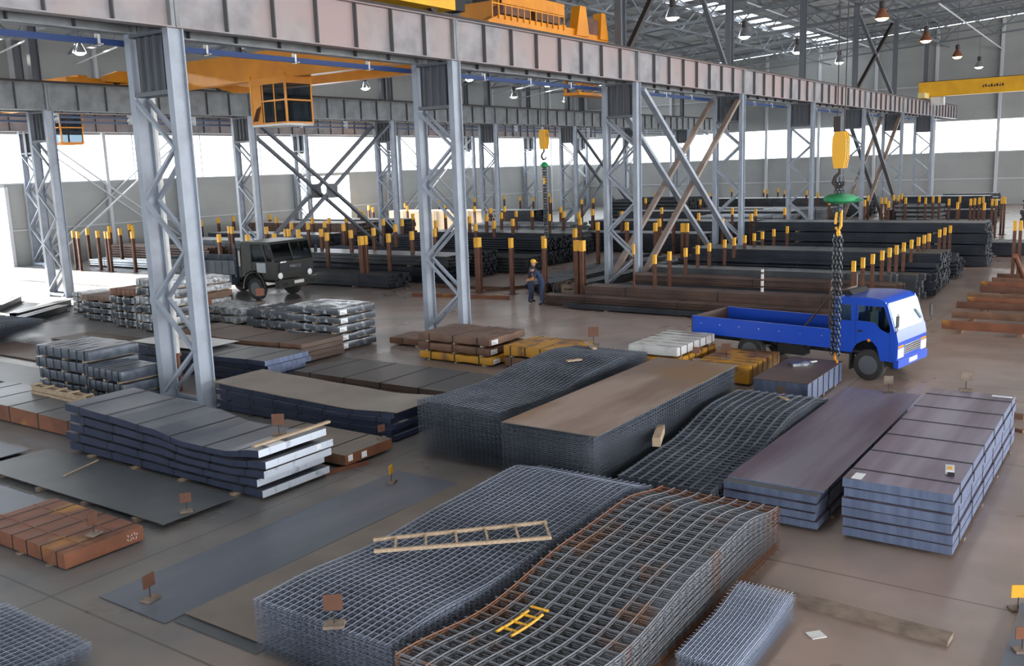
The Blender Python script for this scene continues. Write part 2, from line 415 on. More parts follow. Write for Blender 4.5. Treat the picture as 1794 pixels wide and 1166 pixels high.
struct(mb.build('window_frame', M_LIGHTSTEEL, w1))
mb = MB()
for k in range(14):
    x = 27.6+6*k
    if not (G2[0] < x < G2[1]): mb.box(x-.12, x+.12, Y_SIDE-.28, Y_SIDE-.02, 0, 15.0)
for z in (2.4,): 
    for a, b in ((G1[1], G2[0]), (G2[1], X_END)): mb.box(a, b, Y_SIDE-.10, Y_SIDE-.02, z-.04, z+.04)
mb.box(G1[1]-.02, G1[1]+.22, Y_SIDE-.2, Y_SIDE-.02, 0, 5.3); mb.box(G1[0], G1[1], Y_SIDE-.2, Y_SIDE-.02, 5.25, 5.45)
struct(mb.build('trim_1', M_LIGHTSTEEL))
# end wall
mb = MB()
ZE0, ZE1 = 5.45, 8.6
mb.box(X_END, X_END+.15, Y_RIGHT, Y_SIDE, 0, ZE0); 
mb.prism([(Y_RIGHT, ZE1), (Y_SIDE, ZE1), (Y_SIDE, 15.1), (44.2, 16.8), (19.4, 18.3), (7, 19.1), (Y_RIGHT, 17.1)], X_END, X_END+.15, 'yz')
struct(mb.build('wall_far', M_PANEL))
mb = MB()
for y0 in [Y_RIGHT+.1+k*5.9 for k in range(15)]: mb.box(X_END+.04, X_END+.1, y0, y0+5.9, ZE0, ZE1)
w2 = struct(mb.build('window_2', M_WIN))
mb = MB()
for k in range(16):
    y = 63.1-6.05*k+.0
    if y > Y_RIGHT+1: mb.box(X_END-.05, X_END+.04, y-2.95, y-2.9, ZE0, ZE1)
mb.box(X_END-.08, X_END+.03, Y_RIGHT, Y_SIDE, ZE0-.1, ZE0); mb.box(X_END-.08, X_END+.03, Y_RIGHT, Y_SIDE, ZE1, ZE1+.1)
struct(mb.build('window_frame', M_LIGHTSTEEL, w2))
mb = MB()
for k in range(15):
    y = 63.1-6.05*k
    if y > Y_RIGHT+1: mb.box(X_END-.38, X_END-.06, y-.14, y+.14, 0, deck(y)-.3)
mb.box(X_END-.14, X_END-.02, Y_RIGHT, Y_SIDE, 12.3, 12.42); mb.box(X_END-.14, X_END-.02, Y_RIGHT, Y_SIDE, 2.6, 2.7)
struct(mb.build('trim_2', M_LIGHTSTEEL))
# the walls beside and behind the camera, with their window bands and gates
mb = MB()
mb.box(X_BACK, X_END, Y_RIGHT-.15, Y_RIGHT, 8.9, 17.1); mb.box(X_BACK, X_END, Y_RIGHT-.15, Y_RIGHT, 0, 1.0)
struct(mb.build('wall_right', M_PANEL))
mb = MB()
for k in range(13): mb.box(X_BACK+k*10, min(X_END, X_BACK+k*10+9.9), Y_RIGHT-.10, Y_RIGHT-.04, 1.0, 8.9)
struct(mb.build('window_3', M_WINR))
mb = MB()
mb.box(X_BACK-.15, X_BACK, Y_RIGHT, Y_SIDE, 0, 5.2); mb.prism([(Y_RIGHT, 9.2), (Y_SIDE, 9.2), (Y_SIDE, 15.1), (44.2, 16.8), (19.4, 18.3), (7, 19.1), (Y_RIGHT, 17.1)], X_BACK-.15, X_BACK, 'yz')
struct(mb.build('wall_back', M_PANEL))
mb = MB()
for k in range(9): mb.box(X_BACK-.10, X_BACK-.04, Y_RIGHT+k*9.8, Y_RIGHT+k*9.8+9.7, 5.2, 9.2)
struct(mb.build('window_4', M_WINB))
# roof deck with roof lights
mb = MB()
ys = [-25, 5.0, 8.0, 19.4, 30.5, 33.0, 44.2, 52.5, 54.5, 63.7]
SKY = {1, 4, 7}
for i in range(len(ys)-1):
    a, b = ys[i], ys[i+1]
    if i in SKY:
        for k in range(22):
            x0 = -25+k*6.06
            xs = x0 if (i == 1 and x0 > 48) else x0+4.2
            mb.quad([(xs, a, deck(a)), (x0+6.06, a, deck(a)), (x0+6.06, b, deck(b)), (xs, b, deck(b))])
    else: mb.quad([(X_BACK, a, deck(a)), (X_END+.2, a, deck(a)), (X_END+.2, b, deck(b)), (X_BACK, b, deck(b))])
    if i == 0: mb.quad([(X_BACK, Y_RIGHT-.2, deck(-25)), (X_END, Y_RIGHT-.2, deck(-25)), (X_END, -24.9, deck(-25)), (X_BACK, -24.9, deck(-25))])
struct(mb.build('ceiling', M_ROOF))
n = 3
for i in sorted(SKY):
    a, b = ys[i], ys[i+1]; mb = MB(); n += 2
    for k in range(22):
        x0 = -25+k*6.06
        if i == 1 and x0 > 48: continue
        mb.quad([(x0, a, deck(a)), (x0+4.2, a, deck(a)), (x0+4.2, b, deck(b)), (x0, b, deck(b))])
    struct(mb.build('window_%d' % n, M_SKY))
mb = MB()
y = -22
while y < 62:
    mb.bar((0, y, deck(y)-.12), (X_END-.1, y, deck(y)-.12), .10, .18); y += 3.0
struct(mb.build('trim_3', M_TRUSS))

# ---------------------------------------------------------------- lattice columns
LEGD = 1.47
ZB = 8.84
def make_column(name, label, m_main, group):
    t = thing(name, label, 'column', group=group)
    for y in (0, LEGD):
        b = MB(); b.ibeam((0, y, 0.03), (0, y, ZB), .42, .20, .03, ref=(1, 0, 0)); b.build('leg', m_main, t)
        b = MB(); b.box(-.3, .3, y-.2, y+.2, 0, .035); 
        for sx in (-1, 1):
            for sy in (-1, 1): b.lathe([(.02, .035), (.02, .10)], (sx*.25, y+sy*.15, 0), n=6)
        b.build('base_plate', m_main, t)
    zz = [0.3, 1.45, 2.6, 3.8, 5.0, 6.2, 7.35]
    side = [1, 0, 1, 0, 1, 0, 1]
    for sx in (-.18, .18):
        for i in range(6):
            y0 = .06+side[i]*(LEGD-.12); y1 = .06+side[i+1]*(LEGD-.12)
            b = MB(); b.bar((sx, y0, zz[i]), (sx, y1, zz[i+1]), .07, .11, ref=(1, 0, 0)); b.build('lacing_bar', m_main, t)
    b = MB(); b.bar((-.2, .1, .12), (-.2, LEGD-.1, .12), .06, .14); b.bar((.2, .1, .12), (.2, LEGD-.1, .12), .06, .14); b.build('bottom_strut', m_main, t)
    b = MB(); b.box(-.03, .03, .1, LEGD-.1, 7.45, ZB); b.box(-.2, .2, .08, LEGD-.08, 7.40, 7.50)
    for k in range(4):
        y = .28+k*.30; b.box(-.13, .13, y-.012, y+.012, 7.5, ZB)
    b.box(-.21, .21, .08, LEGD-.08, ZB-.10, ZB-.02)
    b.build('head_panel', M_DARKSTEEL, t)
    return t
def upper_post(t, ztop):
    b = MB(); b.ibeam((0, LEGD/2, ZB), (0, LEGD/2, ztop), .45, .30, .03, ref=(1, 0, 0)); b.build('upper_post', M_DARKSTEEL, t)
AX = [13.7, 23.93, 36.34, 48.34, 60.34, 72.34, 84.34, 96.34]
AY = 18.73
BX = [24.56+12*k for k in range(7)]
BY = 43.53
CX = [21.6+12*k for k in range(8)]
CY = 61.7
colA = make_column('lattice_column', 'tall pale blue-grey two-legged lattice column, nearest and leftmost of the front row', M_COLUMN, 'lattice columns of the front row')
colA.location = (AX[0], AY, 0)
upper_post(colA, 16.3)
for k in range(1, 8):
    copy_thing(colA, (AX[k], AY, 0), label='two-legged lattice steel column, %s from the left in the front row' % nth(k+1))
for k, x in enumerate(BX):
    c = copy_thing(colA, (x, BY, 0), label='grey two-legged lattice steel column, %s from the left in the middle row' % nth(k+1), group='lattice columns of the middle row')
for k, x in enumerate(CX):
    c = copy_thing(colA, (x, CY, 0), label='slim lattice column standing against the left wall, %s from the left' % nth(k+1), group='lattice columns along the left wall')
    for ch in list(c.children):
        if ch.name.startswith('upper_post'): ch.scale = (1, 1, 1); ch.location.z = -1.6

# ---------------------------------------------------------------- crane girders, one span at a time
def girder(x0, x1, y, m_, label, group, step=1.5, rows=1):
    t = thing('crane_girder', label, 'girder', (x0, y, ZB), 0, group)
    L = x1-x0-.02
    b = MB(); b.box(0, L, -.012, .012, .03, 1.22); b.box(0, L, -.16, .16, 0, .03); b.box(0, L, -.20, .20, 1.22, 1.25); b.build('web', m_, t)
    n_ = max(2, round(L/step)); 
    for i in range(n_+1):
        x = min(max(i*L/n_, .05), L-.05); wd = .05 if i in (0, n_) else .014
        b = MB(); b.box(x-wd, x+wd, -.15, .15, .03, 1.22); b.build('stiffener', M_STIFF if i not in (0, n_) else M_GIRDER2, t)
    b = MB(); b.box(0, L, -.05, .05, 1.25, 1.37); b.box(0, L, -.24, .24, 1.25, 1.28); b.build('rail', M_RAIL, t)
    return t
ax = [1.7]+AX+[107.9]
for i in range(len(ax)-1):
    girder(ax[i], ax[i+1], AY, M_GIRDER, 'stiffened grey crane girder span of the nearest line, %s from the left' % nth(i+1), 'near crane girder spans')
    if i < 9: girder(ax[i], ax[i+1], AY+LEGD, M_GIRDER2, 'crane girder span on the front columns rear legs, %s from the left' % nth(i+1), 'second crane girder spans of the front row')
bx = [12.56]+BX+[107.9]
for i in range(len(bx)-1):
    girder(bx[i], bx[i+1], BY, M_GIRDER2, 'grey crane girder span over the middle column row, %s from the left' % nth(i+1), 'crane girder spans of the middle row')
    girder(bx[i], bx[i+1], BY+LEGD, M_GIRDER2, 'rear crane girder span over the middle column row, %s from the left' % nth(i+1), 'rear crane girder spans of the middle row')
cx = [9.6]+CX+[107.9]
for i in range(len(cx)-1):
    girder(cx[i], cx[i+1], CY, M_GIRDER, 'pale crane girder span along the left wall above the windows, %s from the left' % nth(i+1), 'crane girder spans along the left wall')

# cross bracing between columns
def cross(x0, x1, y, label, m1, m2, group, plates=False, w=.26, name='cross_brace'):
    t = thing(name, label, 'bracing', (x0, y, 0), 0, group); L = x1-x0
    for k, yy in enumerate((0, LEGD)):
        b = MB(); b.bar((.25, yy-.14, 8.55), (L-.25, yy-.14, .25), w*.6, w, ref=(0, 1, 0)); b.build('diagonal', m1, t)
        b = MB(); b.bar((.25, yy+.14, .25), (L-.25, yy+.14, 8.55), w*.6, w, ref=(0, 1, 0)); b.build('diagonal', m2, t)
        if plates:
            b = MB(); b.box(L/2-.45, L/2+.45, yy-.06, yy+.06, 3.95, 4.85); b.build('gusset_plate', M_DARKSTEEL, t)
cross(AX[2], AX[3], AY, 'wide X-shaped bracing of grey and brown members between the third and fourth front columns', M_COLUMN, M_RUSTBRACE, 'column bracing')
cross(AX[5], AX[6], AY, 'X-shaped bracing between the sixth and seventh front columns, far behind the hook', M_DARKSTEEL, M_RUSTBRACE, 'column bracing')
cross(BX[1], BX[2], BY, 'grey X-shaped bracing with a square centre plate, behind the dark truck', M_DARKSTEEL, M_DARKSTEEL, 'column bracing', True)
cross(BX[4], BX[5], BY, 'grey X-shaped bracing far back in the middle column row', M_DARKSTEEL, M_DARKSTEEL, 'column bracing', False)
cross(CX[1], CX[2], CY, 'slim pale X-shaped bracing against the left wall, left of the nearest column', M_LIGHTSTEEL, M_LIGHTSTEEL, 'column bracing', False, .14)
cross(CX[4], CX[5], CY, 'slim pale X-shaped bracing against the left wall beyond the open gate', M_LIGHTSTEEL, M_LIGHTSTEEL, 'column bracing', False, .14)
# upper raking braces above the girder line
t = thing('raking_brace', 'dark steel brace rising from the near girder beside the third upper post', 'bracing', (0, 0, 0))
for x0, x1, mm in ((36.9, 42.3, M_RAIL), (47.9, 42.3, M_DARKSTEEL)):
    b = MB(); b.bar((x0, 19.45, 10.2), (x1, 19.45, 15.8), .16, .22, ref=(0, 1, 0)); b.build('diagonal', mm, t)
t = thing('raking_brace', 'dark steel X brace between the far upper posts above the near girder', 'bracing', (0, 0, 0))
for x0, x1, mm in ((73.0, 83.7, M_RAIL), (83.7, 73.0, M_DARKSTEEL)):
    b = MB(); b.bar((x0, 19.45, 10.3), (x1, 19.45+.2, 16.0), .18, .24, ref=(0, 1, 0)); b.build('diagonal', mm, t)

# ---------------------------------------------------------------- roof trusses
def low(y): return deck(y)-(2.3 if y < 50 else 2.3-1.0*(y-50)/13.5)
def truss():
    t = thing('roof_truss', 'x', 'truss')
    YS = [-24.8+2.32*i for i in range(38)]
    for nm, fn, o in (('top_chord', deck, -.32), ('bottom_chord', low, 0)):
        b = MB()
        for a, c in ((-24.8, 7), (7, 19.4), (19.4, 44.2), (44.2, 61.0)): b.bar((0, a, fn(a)+o), (0, c, fn(c)+o), .16, .16)
        b.build(nm, M_TRUSS, t)
    b = MB()
    for i in range(37):
        a, c = YS[i], YS[i+1]
        p, q = ((0, a, low(a)), (0, c, deck(c)-.32)) if i % 2 else ((0, a, deck(a)-.32), (0, c, low(c)))
        b.bar(p, q, .07, .09)
    b.build('web_lattice', M_TRUSS, t)
    return t
TX = [6.3, 12.3]+[18.34+6*k for k in range(15)]
tr = truss()
for i, x in enumerate(TX):
    o = tr if i == 0 else copy_thing(tr)
    o.location = (x, 0, 0)
    o['label'] = 'grey lattice roof truss, %s counted from the far end wall' % nth(len(TX)-i)
    o['group'] = 'roof trusses'
# longitudinal lattice girders under the roof
def longtruss(y, label):
    t = thing('lattice_girder', label, 'truss', (0, y, 0), 0, 'lengthwise lattice girders')
    z1, z0 = deck(y)-.45, low(y)+.05
    for nm, z in (('top_chord', z1), ('bottom_chord', z0)):
        b = MB(); b.bar((0, .2, z), (X_END-.3, .2, z), .12, .12); b.build(nm, M_TRUSS, t)
    b = MB(); x = 0; k = 0
    while x < X_END-3.2:
        b.bar((x, .2, z0 if k % 2 else z1), (x+3, .2, z1 if k % 2 else z0), .06, .08); x += 3; k += 1
    b.build('web_lattice', M_TRUSS, t)
longtruss(19.45, 'lengthwise roof lattice girder above the front column row')
longtruss(44.2, 'lengthwise roof lattice girder above the middle column row')
longtruss(31.5, 'lengthwise roof lattice girder along the middle of the second bay')
longtruss(7.0, 'lengthwise roof lattice girder above the bay with the blue truck')
for i, (p, q, z) in enumerate([((80, 134), (205, 82), 13.6), ((0, 92), (46, 70), 13.6), ((582, 160), (655, 137), 14.2), ((670, 136), (716, 122), 14.2),
                               ((800, 146), (872, 123), 14.4), ((860, 166), (985, 138), 13.2), ((900, 175), (1010, 148), 13.0), ((415, 87), (450, 78), 14.0),
                               ((1309, 4), (1399, 37), 16.0), ((1430, 50), (1522, 82), 15.6), ((1500, 8), (1610, 60), 16.4), ((1645, 6), (1773, 98), 15.4)]):
    a, c = at(*p, z), at(*q, z)
    b = MB(); b.tube([a, c], .055, 6); o = b.build('roof_brace', M_LIGHTSTEEL)
    tag(o, 'thin pale slanting tube under the roof, %s such tube from the left' % nth([1, 0, 3, 4, 5, 6, 7, 2, 8, 9, 10, 11][i]+1), 'bracing', 'pale roof bracing tubes')

# pendant lamps
def lamp(warm):
    t = thing('pendant_lamp', 'x', 'lamp')
    b = MB(); b.tube([(0, 0, .95), (0, 0, 2.75)], .02, 5); b.build('suspension_rod', M_DARKSTEEL, t)
    b = MB(); b.lathe([(.10, .55), (.16, .6), (.16, .9), (.08, .95)], n=14); b.build('ballast_housing', M_RAIL, t, True)
    b = MB(); b.lathe([(.12, .56), (.2, .45), (.36, .12), (.40, .0), (.37, .02), (.18, .43)], n=20); b.build('reflector', M_CHROME if not warm else M_COPPER, t, True)
    b = MB(); b.lathe([(.04, -.13), (.20, -.10), (.34, .02), (.16, .38), (.05, .4)], n=16); b.build('bulb', MATS['warm_lamp_glow' if warm else 'white_lamp_glow'], t, True)
    return t
emis('warm_lamp_glow', (1.0, 0.60, 0.25), 14); emis('white_lamp_glow', (1.0, 0.98, 0.94), 8)
lw, lc = lamp(True), lamp(False)
lps = [(1545, 33, 1), (1622, 72, 1), (1677, 100, 1), (1715, 118, 0), (1304, 65, 0), (1397, 92, 0), (1470, 110, 0), (140, 93, 0), (822, 140, 0),
       (640, 155, 0), (660, 128, 0), (900, 170, 0), (959, 150, 0), (991, 177, 0), (1150, 165, 0), (1178, 32, 0)]
order = sorted(range(len(lps)), key=lambda i: lps[i][0])
u = [0, 0]
for i, (px, py, wm) in enumerate(lps):
    p = at(px, py, 12.8)
    if p.y > 58: p = at(px, py, 11.8)
    s_ = lw if wm else lc
    o = s_ if u[wm] == 0 else copy_thing(s_); u[wm] += 1
    o.location = p
    k = order.index(i)+1
    b = MB(); b.tube([(0, 0, 2.7), (0, 0, deck(p.y)-p.z+.02)], .02, 5); b.build('upper_rod', M_DARKSTEEL, o)
    o['label'] = ('orange glowing bell lamp hanging from the roof, %s lamp from the left of all' if wm else 'lit white bell lamp hanging from the roof, %s lamp from the left of all') % nth(k)
    o['group'] = 'hanging bell lamps'

# blue busbar along the rear crane girder of the front row
t = thing('busbar', 'long blue conductor rail hung below the rear girder of the front row', 'conductor rail')
b = MB(); b.bar((5, 20.58, 8.68), (107, 20.58, 8.68), .07, .14); b.build('conductor', M_BLUERAIL, t)
for k in range(30):
    x = 7.0+k*3
    b = MB(); b.box(x-.03, x+.03, 20.40, 20.65, 8.60, 8.62); b.box(x-.03, x+.03, 20.52, 20.55, 8.58, 8.84); b.box(x-.03, x+.03, 20.61, 20.65, 8.58, 8.86); b.build('hanger', M_WHITE, t)
t = thing('busbar', 'dark blue conductor rail under the middle row girder', 'conductor rail')
b = MB(); b.bar((13, 45.5, 8.70), (107, 45.5, 8.70), .07, .10); b.bar((13, 45.5, 8.45), (107, 45.5, 8.45), .07, .10); b.build('conductor', mat('dull_blue_rail', (.06, .09, .16), .5), t)
for k in range(24):
    x = 14.0+k*4
    b = MB(); b.box(x-.03, x+.03, 45.2, 45.54, 8.40, 8.95); b.build('hanger', M_LIGHTSTEEL, t)
# ================================================================ reinforcing mats in stacks
def mat_mesh(name, L, W, prof, pitch, cpitch, r, m_, e=.055, segs=40, double=False, edge_mat=None, bow=0.0):
    b = MB(); ny = int(round((W-2*e)/pitch)); nx = int(round((L-2*e)/cpitch))
    for j in range(ny+1):
        y = e+j*(W-2*e)/ny
        for dy in ((-.012, .012) if double else (0,)):
            b.tube([(L*i/segs, y+dy, prof(i/segs)) for i in range(segs+1)], r, 4, mi=(1 if edge_mat and j in edge_mat else 0))
    for i in range(nx+1):
        x = e+i*(L-2*e)/nx; z = prof(x/L)
        b.tube([(x, 0, z-.7*r), (x, W, z-.7*r)], r, 4, mi=(1 if edge_mat and i >= nx-1 else 0))
    return b.mesh(name, [m_, M_MESHRUST])
def mat_stack(desc, x0, y0, L, W, n, prof, pitch, cpitch, r, m_, group, rz=0, low_mat=None, low_frac=.3, z0=.05, **kw):
    me = mat_mesh('reinforcing_mat', L, W, prof, pitch, cpitch, r, m_, **kw)
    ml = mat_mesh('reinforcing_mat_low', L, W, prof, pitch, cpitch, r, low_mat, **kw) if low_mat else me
    c, s_ = math.cos(rz), math.sin(rz)
    zs = []
    for i in range(n):
        f = (i+1)/n
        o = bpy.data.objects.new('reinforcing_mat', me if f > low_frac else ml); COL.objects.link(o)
        dx, dy = (random.uniform(-.012, .012), random.uniform(-.012, .012)) if i < n-1 else (0, 0)
        o.location = (x0+dx, y0+dy, z0*(1-f)); o.rotation_euler = (0, 0, rz); o.scale = (1, 1, max(f, .03))
        if i == n-1: lab = 'topmost mat, '+desc
        elif i == 0: lab = 'lowest mat, '+desc
        else: lab = '%s mat from the top, %s' % (nth(n-i), desc)
        tag(o, lab, 'reinforcing mesh', group)
P_F1 = lut([(0, .74), (.12, .76), (.32, .70), (.6, .77), (.86, .81), (1, .60)])
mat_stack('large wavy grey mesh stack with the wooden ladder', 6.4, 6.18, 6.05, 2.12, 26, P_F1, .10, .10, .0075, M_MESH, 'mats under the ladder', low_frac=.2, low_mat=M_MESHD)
P_F2 = lut([(0, .80), (.25, .66), (.55, .82), (.8, .87), (1, .70)])
mat_stack('wide-grid rust-edged mesh stack at the bottom of the photo', 6.25, 4.12, 6.0, 1.88, 26, P_F2, .19, .19, .0095, M_MESHR, 'rust-edged wide-grid mats', low_mat=M_MESHRUST, low_frac=.22, edge_mat={9})
P_F3 = lut([(0, .30), (.5, .31), (1, .40)])
mat_stack('small fine-grid mesh stack in front of the plank', 8.52, 3.28, 1.85, .74, 14, P_F3, .05, .075, .0042, mat('clean_blue_grey_wire', (.36, .41, .52), .4, .3), 'small fine-grid mats')
P_M3 = lut([(0, .46), (.3, .52), (.66, .80), (.84, .78), (1, .60)])
mat_stack('ridged dark mesh stack left of the violet sheets', 12.95, 5.42, 6.0, 1.70, 24, P_M3, .17, .14, .0085, M_MESHD, 'ridged dark mats', double=True)
P_M1 = lut([(0, 1.15), (.2, 1.09), (.35, 1.08), (.6, 1.22), (.8, 1.28), (1, 1.18)])
mat_stack('tall fine-grid mesh stack left of the sheet-topped one', 13.2, 9.62, 5.95, 2.0, 32, P_M1, .10, .10, .008, M_MESHD, 'tall fine-grid mats')
P_M2 = lut([(0, 1.17), (1, 1.17)])
mat_stack('tall mesh stack carrying one brown steel sheet', 12.6, 7.28, 6.0, 1.92, 32, P_M2, .10, .10, .008, M_MESHD, 'mats under the brown sheet')
mat_stack('blue-grey mesh stack cut by the lower left corner', 3.2, 9.75, 2.1, 2.0, 14, lut([(0, .34), (1, .30)]), .10, .10, .0055, M_MESH, 'mats in the lower left corner')
for k, y0 in enumerate((33.3, 39.6)):
    mat_stack('long dark mesh bundle lying at the far left, %s part' % ('right' if k == 0 else 'left'), 17.75, y0, 6.0, 2.1, 14, lut([(0, .62), (.5, .58), (1, .63)]), .15, .15, .009, M_MESHD, 'dark mats at the far left', rz=PI/2, segs=6)

pm = at(890, 1078, .72); top2 = [o for o in COL.objects if o.get('label', '') == 'topmost mat, wide-grid rust-edged mesh stack at the bottom of the photo'][0]
b = MB()
for dy in (0, -.188): b.tube([(pm.x-6.25-.3+.1*k, 4.167+.188*round((pm.y-4.167)/.188)-4.12+dy, P_F2((pm.x-6.25-.3+.1*k)/6.0)+.002) for k in range(7)], .017, 6)
for k in range(4):
    xx = .055+.19*round((pm.x-6.25-.2)/.19+k-.5); y_ = 4.167+.188*round((pm.y-4.167)/.188)-4.12; b.tube([(xx, y_-.20, P_F2(xx/6.0)), (xx, y_+.03, P_F2(xx/6.0))], .017, 6)
b.build('yellow_paint_mark', M_CAP, top2)['label'] = 'yellow paint mark'
# the long bent sheet bundle between the two halves of stacks M1, M2: thin spacer sheets
def slabthing(name, label, cat, x0, x1, y0, y1, zb, zt, axis='x', mi=None, straps=0, group=None, n=20, mats=None, endlab=None, stw=.022, parts=True, chalk=False):
    """a sheet pack or sheet: long along axis; zb, zt: numbers or functions of t, from the near/right end"""
    if not callable(zb): v1 = zb; zb = lambda t: v1
    if not callable(zt): v2 = zt; zt = lambda t: v2
    if axis == 'x': L, W, loc, rz = x1-x0, y1-y0, (x0, y0, 0), 0
    else: L, W, loc, rz = y1-y0, x1-x0, (x1, y0, 0), PI/2      # local x runs along +Y, local y along -X
    b = MB(); b.slab(L, W, zb, zt, n, 0, 1, 2)
    if not straps and not endlab:
        o = b.build(name, mats); o.location = loc; o.rotation_euler = (0, 0, rz)
        return tag(o, label, cat, group)
    t = thing(name, label, cat, loc, rz, group)
    b.build('sheets', mats, t)
    for k in range(straps):
        x = L*(k+.5)/straps if straps > 2 else L*(.2+.6*k); tt = x/L; g = .006
        s_ = MB(); za, zc = zb(tt)-g, zt(tt)+g
        dz = (zt(min(1, tt+.01))-zt(max(0, tt-.01)))/(.02*L)
        for (a1, a2, c1, c2) in ((-g, W+g, zc-g, zc), (-g, W+g, za, za+g), (-g, 0, za, zc), (W, W+g, za, zc)):
            nn = len(s_.v)
            s_.v += [(x-stw, a1, c1-dz*stw), (x+stw, a1, c1+dz*stw), (x+stw, a2, c1+dz*stw), (x-stw, a2, c1-dz*stw), (x-stw, a1, c2-dz*stw), (x+stw, a1, c2+dz*stw), (x+stw, a2, c2+dz*stw), (x-stw, a2, c2-dz*stw)]
            for q in ((0, 3, 2, 1), (4, 5, 6, 7), (0, 1, 5, 4), (1, 2, 6, 5), (2, 3, 7, 6), (3, 0, 4, 7)): s_.f.append(tuple(nn+i for i in q)); s_.mi.append(0)
        s_.build('strap', M_STRAP, t)
    for lx, ly, lw_, lh, where in (endlab or []):
        s_ = MB()
        if where == 'end': s_.box(-.004, -.001, ly, ly+lw_, zb(0)+lx, zb(0)+lx+lh)
        elif where == 'side': s_.box(lx, lx+lw_, -.009, -.006, zb(lx/L)+ly, zb(lx/L)+ly+lh)
        elif where == 'far': s_.box(lx, lx+lw_, W+.006, W+.009, zb(lx/L)+ly, zb(lx/L)+ly+lh)
        else:
            z = zt(min(1, max(0, (lx+lw_/2)/L)))+.007; s_.box(lx, lx+lw_, ly, ly+lh, z, z+.003)
        s_.build('paper_label', M_LABEL, t)['label'] = 'white paper label'
    return t
def stack(desc, cat, x0, x1, y0, y1, axis, n, z0, prof, gap, mats, straps, group, jit=.05, labels=None, name='sheet_pack', shift=None):
    p = prof if callable(prof) else (lambda t, v=prof: v)
    for i in range(n):
        a, c = i/n, (i+1)/n
        zb = lambda t, a=a: z0+(p(t)-z0)*a+gap*.5
        zt = lambda t, c=c: z0+(p(t)-z0)*c-gap*.5
        dx = random.uniform(-jit, jit) if i < n-1 else 0; dy = random.uniform(-jit, jit) if i < n-1 else 0
        if shift: dx, dy = 0, shift[i]
        pos = 'topmost' if i == n-1 else ('lowest' if i == 0 else nth(n-i)+' from the top')
        slabthing(name, '%s, %s of %d' % (desc, pos, n), cat, x0+dx, x1+dx, y0+dy, y1+dy, zb, zt, axis, straps=straps, group=group, mats=mats,
                  endlab=(labels or {}).get(i))
def bearers(desc, x0, x1, y0, y1, axis, zs, n=3, h=.05, m_=None, w=.09):
    """timbers under or between packs, each with its ends showing"""
    c = 0
    for z in zs:
        for k in range(n):
            c += 1
            f = (k+.5)/n
            b = MB()
            if axis == 'x': b.box(x0+(x1-x0)*f-w/2, x0+(x1-x0)*f+w/2, y0-.06, y1+.06, z, z+h)
            else: b.box(x0-.06, x1+.06, y0+(y1-y0)*f-w/2, y0+(y1-y0)*f+w/2, z, z+h)
            o = b.build('timber_bearer', m_ or M_WOODG)
            tag(o, 'timber bearer under the %s, %s from the near end' % (desc, nth(c)), 'timber')

# violet and blue-grey packs at the right
EDG = [M_EDGE, M_PURPLE, M_EDGE]
stack('strapped blue-grey sheet pack in the rightmost stack', 'sheet pack', 13.25, 19.45, 2.1, 3.57, 'x', 6, .05, .93, .022, EDG, 6, 'packs of the rightmost stack', .025,
      {5: [(.03, 1.22, .28, .14, 'top'), (5.95, .02, .12, .35, 'top')]})
bearers('rightmost stack', 13.25, 19.45, 2.1, 3.57, 'x', [0.0], 4, .05)
stack('blue-grey sheet pack beneath the violet sheet', 'sheet pack', 13.2, 19.6, 3.92, 5.36, 'x', 4, .05, .60, .03, [M_EDGE, M_PURPLE, M_EDGE], 5, 'packs under the violet sheet', .04)
bearers('violet sheet stack', 13.2, 19.6, 3.92, 5.36, 'x', [0.0], 4, .05)
slabthing('steel_sheet', 'long violet-brown steel sheet lying on the second stack from the right', 'steel sheet', 13.35, 20.0, 3.86, 5.36, .605, .622, 'x', mats=[M_EDGE, M_PURPLE, M_EDGE], group=None)
slabthing('steel_sheet', 'dull grey steel sheet just under the long violet sheet', 'steel sheet', 13.15, 19.7, 3.90, 5.34, .588, .603, 'x', mats=[M_EDGE, M_SHEET, M_EDGE])
slabthing('steel_sheet', 'brown steel sheet lying on the tall mesh stack', 'steel sheet', 12.55, 18.6, 7.25, 9.12, 1.19, 1.205, 'x', mats=[M_SHEET, M_TAN, M_SHEET])

# dark blue wavy stack in front of the first column
P_S1 = lut([(0, .94), (.17, .80), (.35, .80), (.52, .93), (.75, 1.0), (1, 1.06)])
NV = [M_NAVY, M_NAVYTOP, M_LITEND]
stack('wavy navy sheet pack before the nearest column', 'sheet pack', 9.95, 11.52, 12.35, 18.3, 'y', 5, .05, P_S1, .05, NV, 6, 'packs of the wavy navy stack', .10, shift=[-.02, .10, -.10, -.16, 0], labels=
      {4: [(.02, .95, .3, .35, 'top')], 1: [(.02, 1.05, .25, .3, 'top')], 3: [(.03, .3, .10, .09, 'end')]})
bearers('wavy navy stack', 9.95, 11.52, 12.35, 18.3, 'y', [0.0], 4, .05, M_WOOD)
b = MB(); b.box(9.98, 11.75, 12.46, 12.54, .945, .985); tag(b.build('timber_batten', M_WOOD), 'pale timber batten lying across the near end of the wavy navy stack', 'timber')
# tan sheet over navy packs, behind the first column
P_S2 = lut([(0, .63), (.25, .55), (.5, .58), (.8, .62), (1, .66)])
stack('navy sheet pack beneath the curved tan sheet', 'sheet pack', 13.8, 15.25, 12.75, 18.35, 'y', 5, .03, lambda t: P_S2(t)-.03, .010, [M_NAVY, M_SHEETB, M_NAVY], 7, 'packs under the tan sheet', .08,
      {4: [(.02, .9, .2, .3, 'top')], 2: [(.02, 1.0, .2, .25, 'top')]})
slabthing('steel_sheet', 'curved tan-grey steel sheet on navy packs behind the nearest column', 'steel sheet', 13.75, 15.3, 12.62, 18.55, lambda t: P_S2(t)-.005, lambda t: P_S2(t)+.012, 'y', mats=[M_TANG, M_TANG, M_TANG])
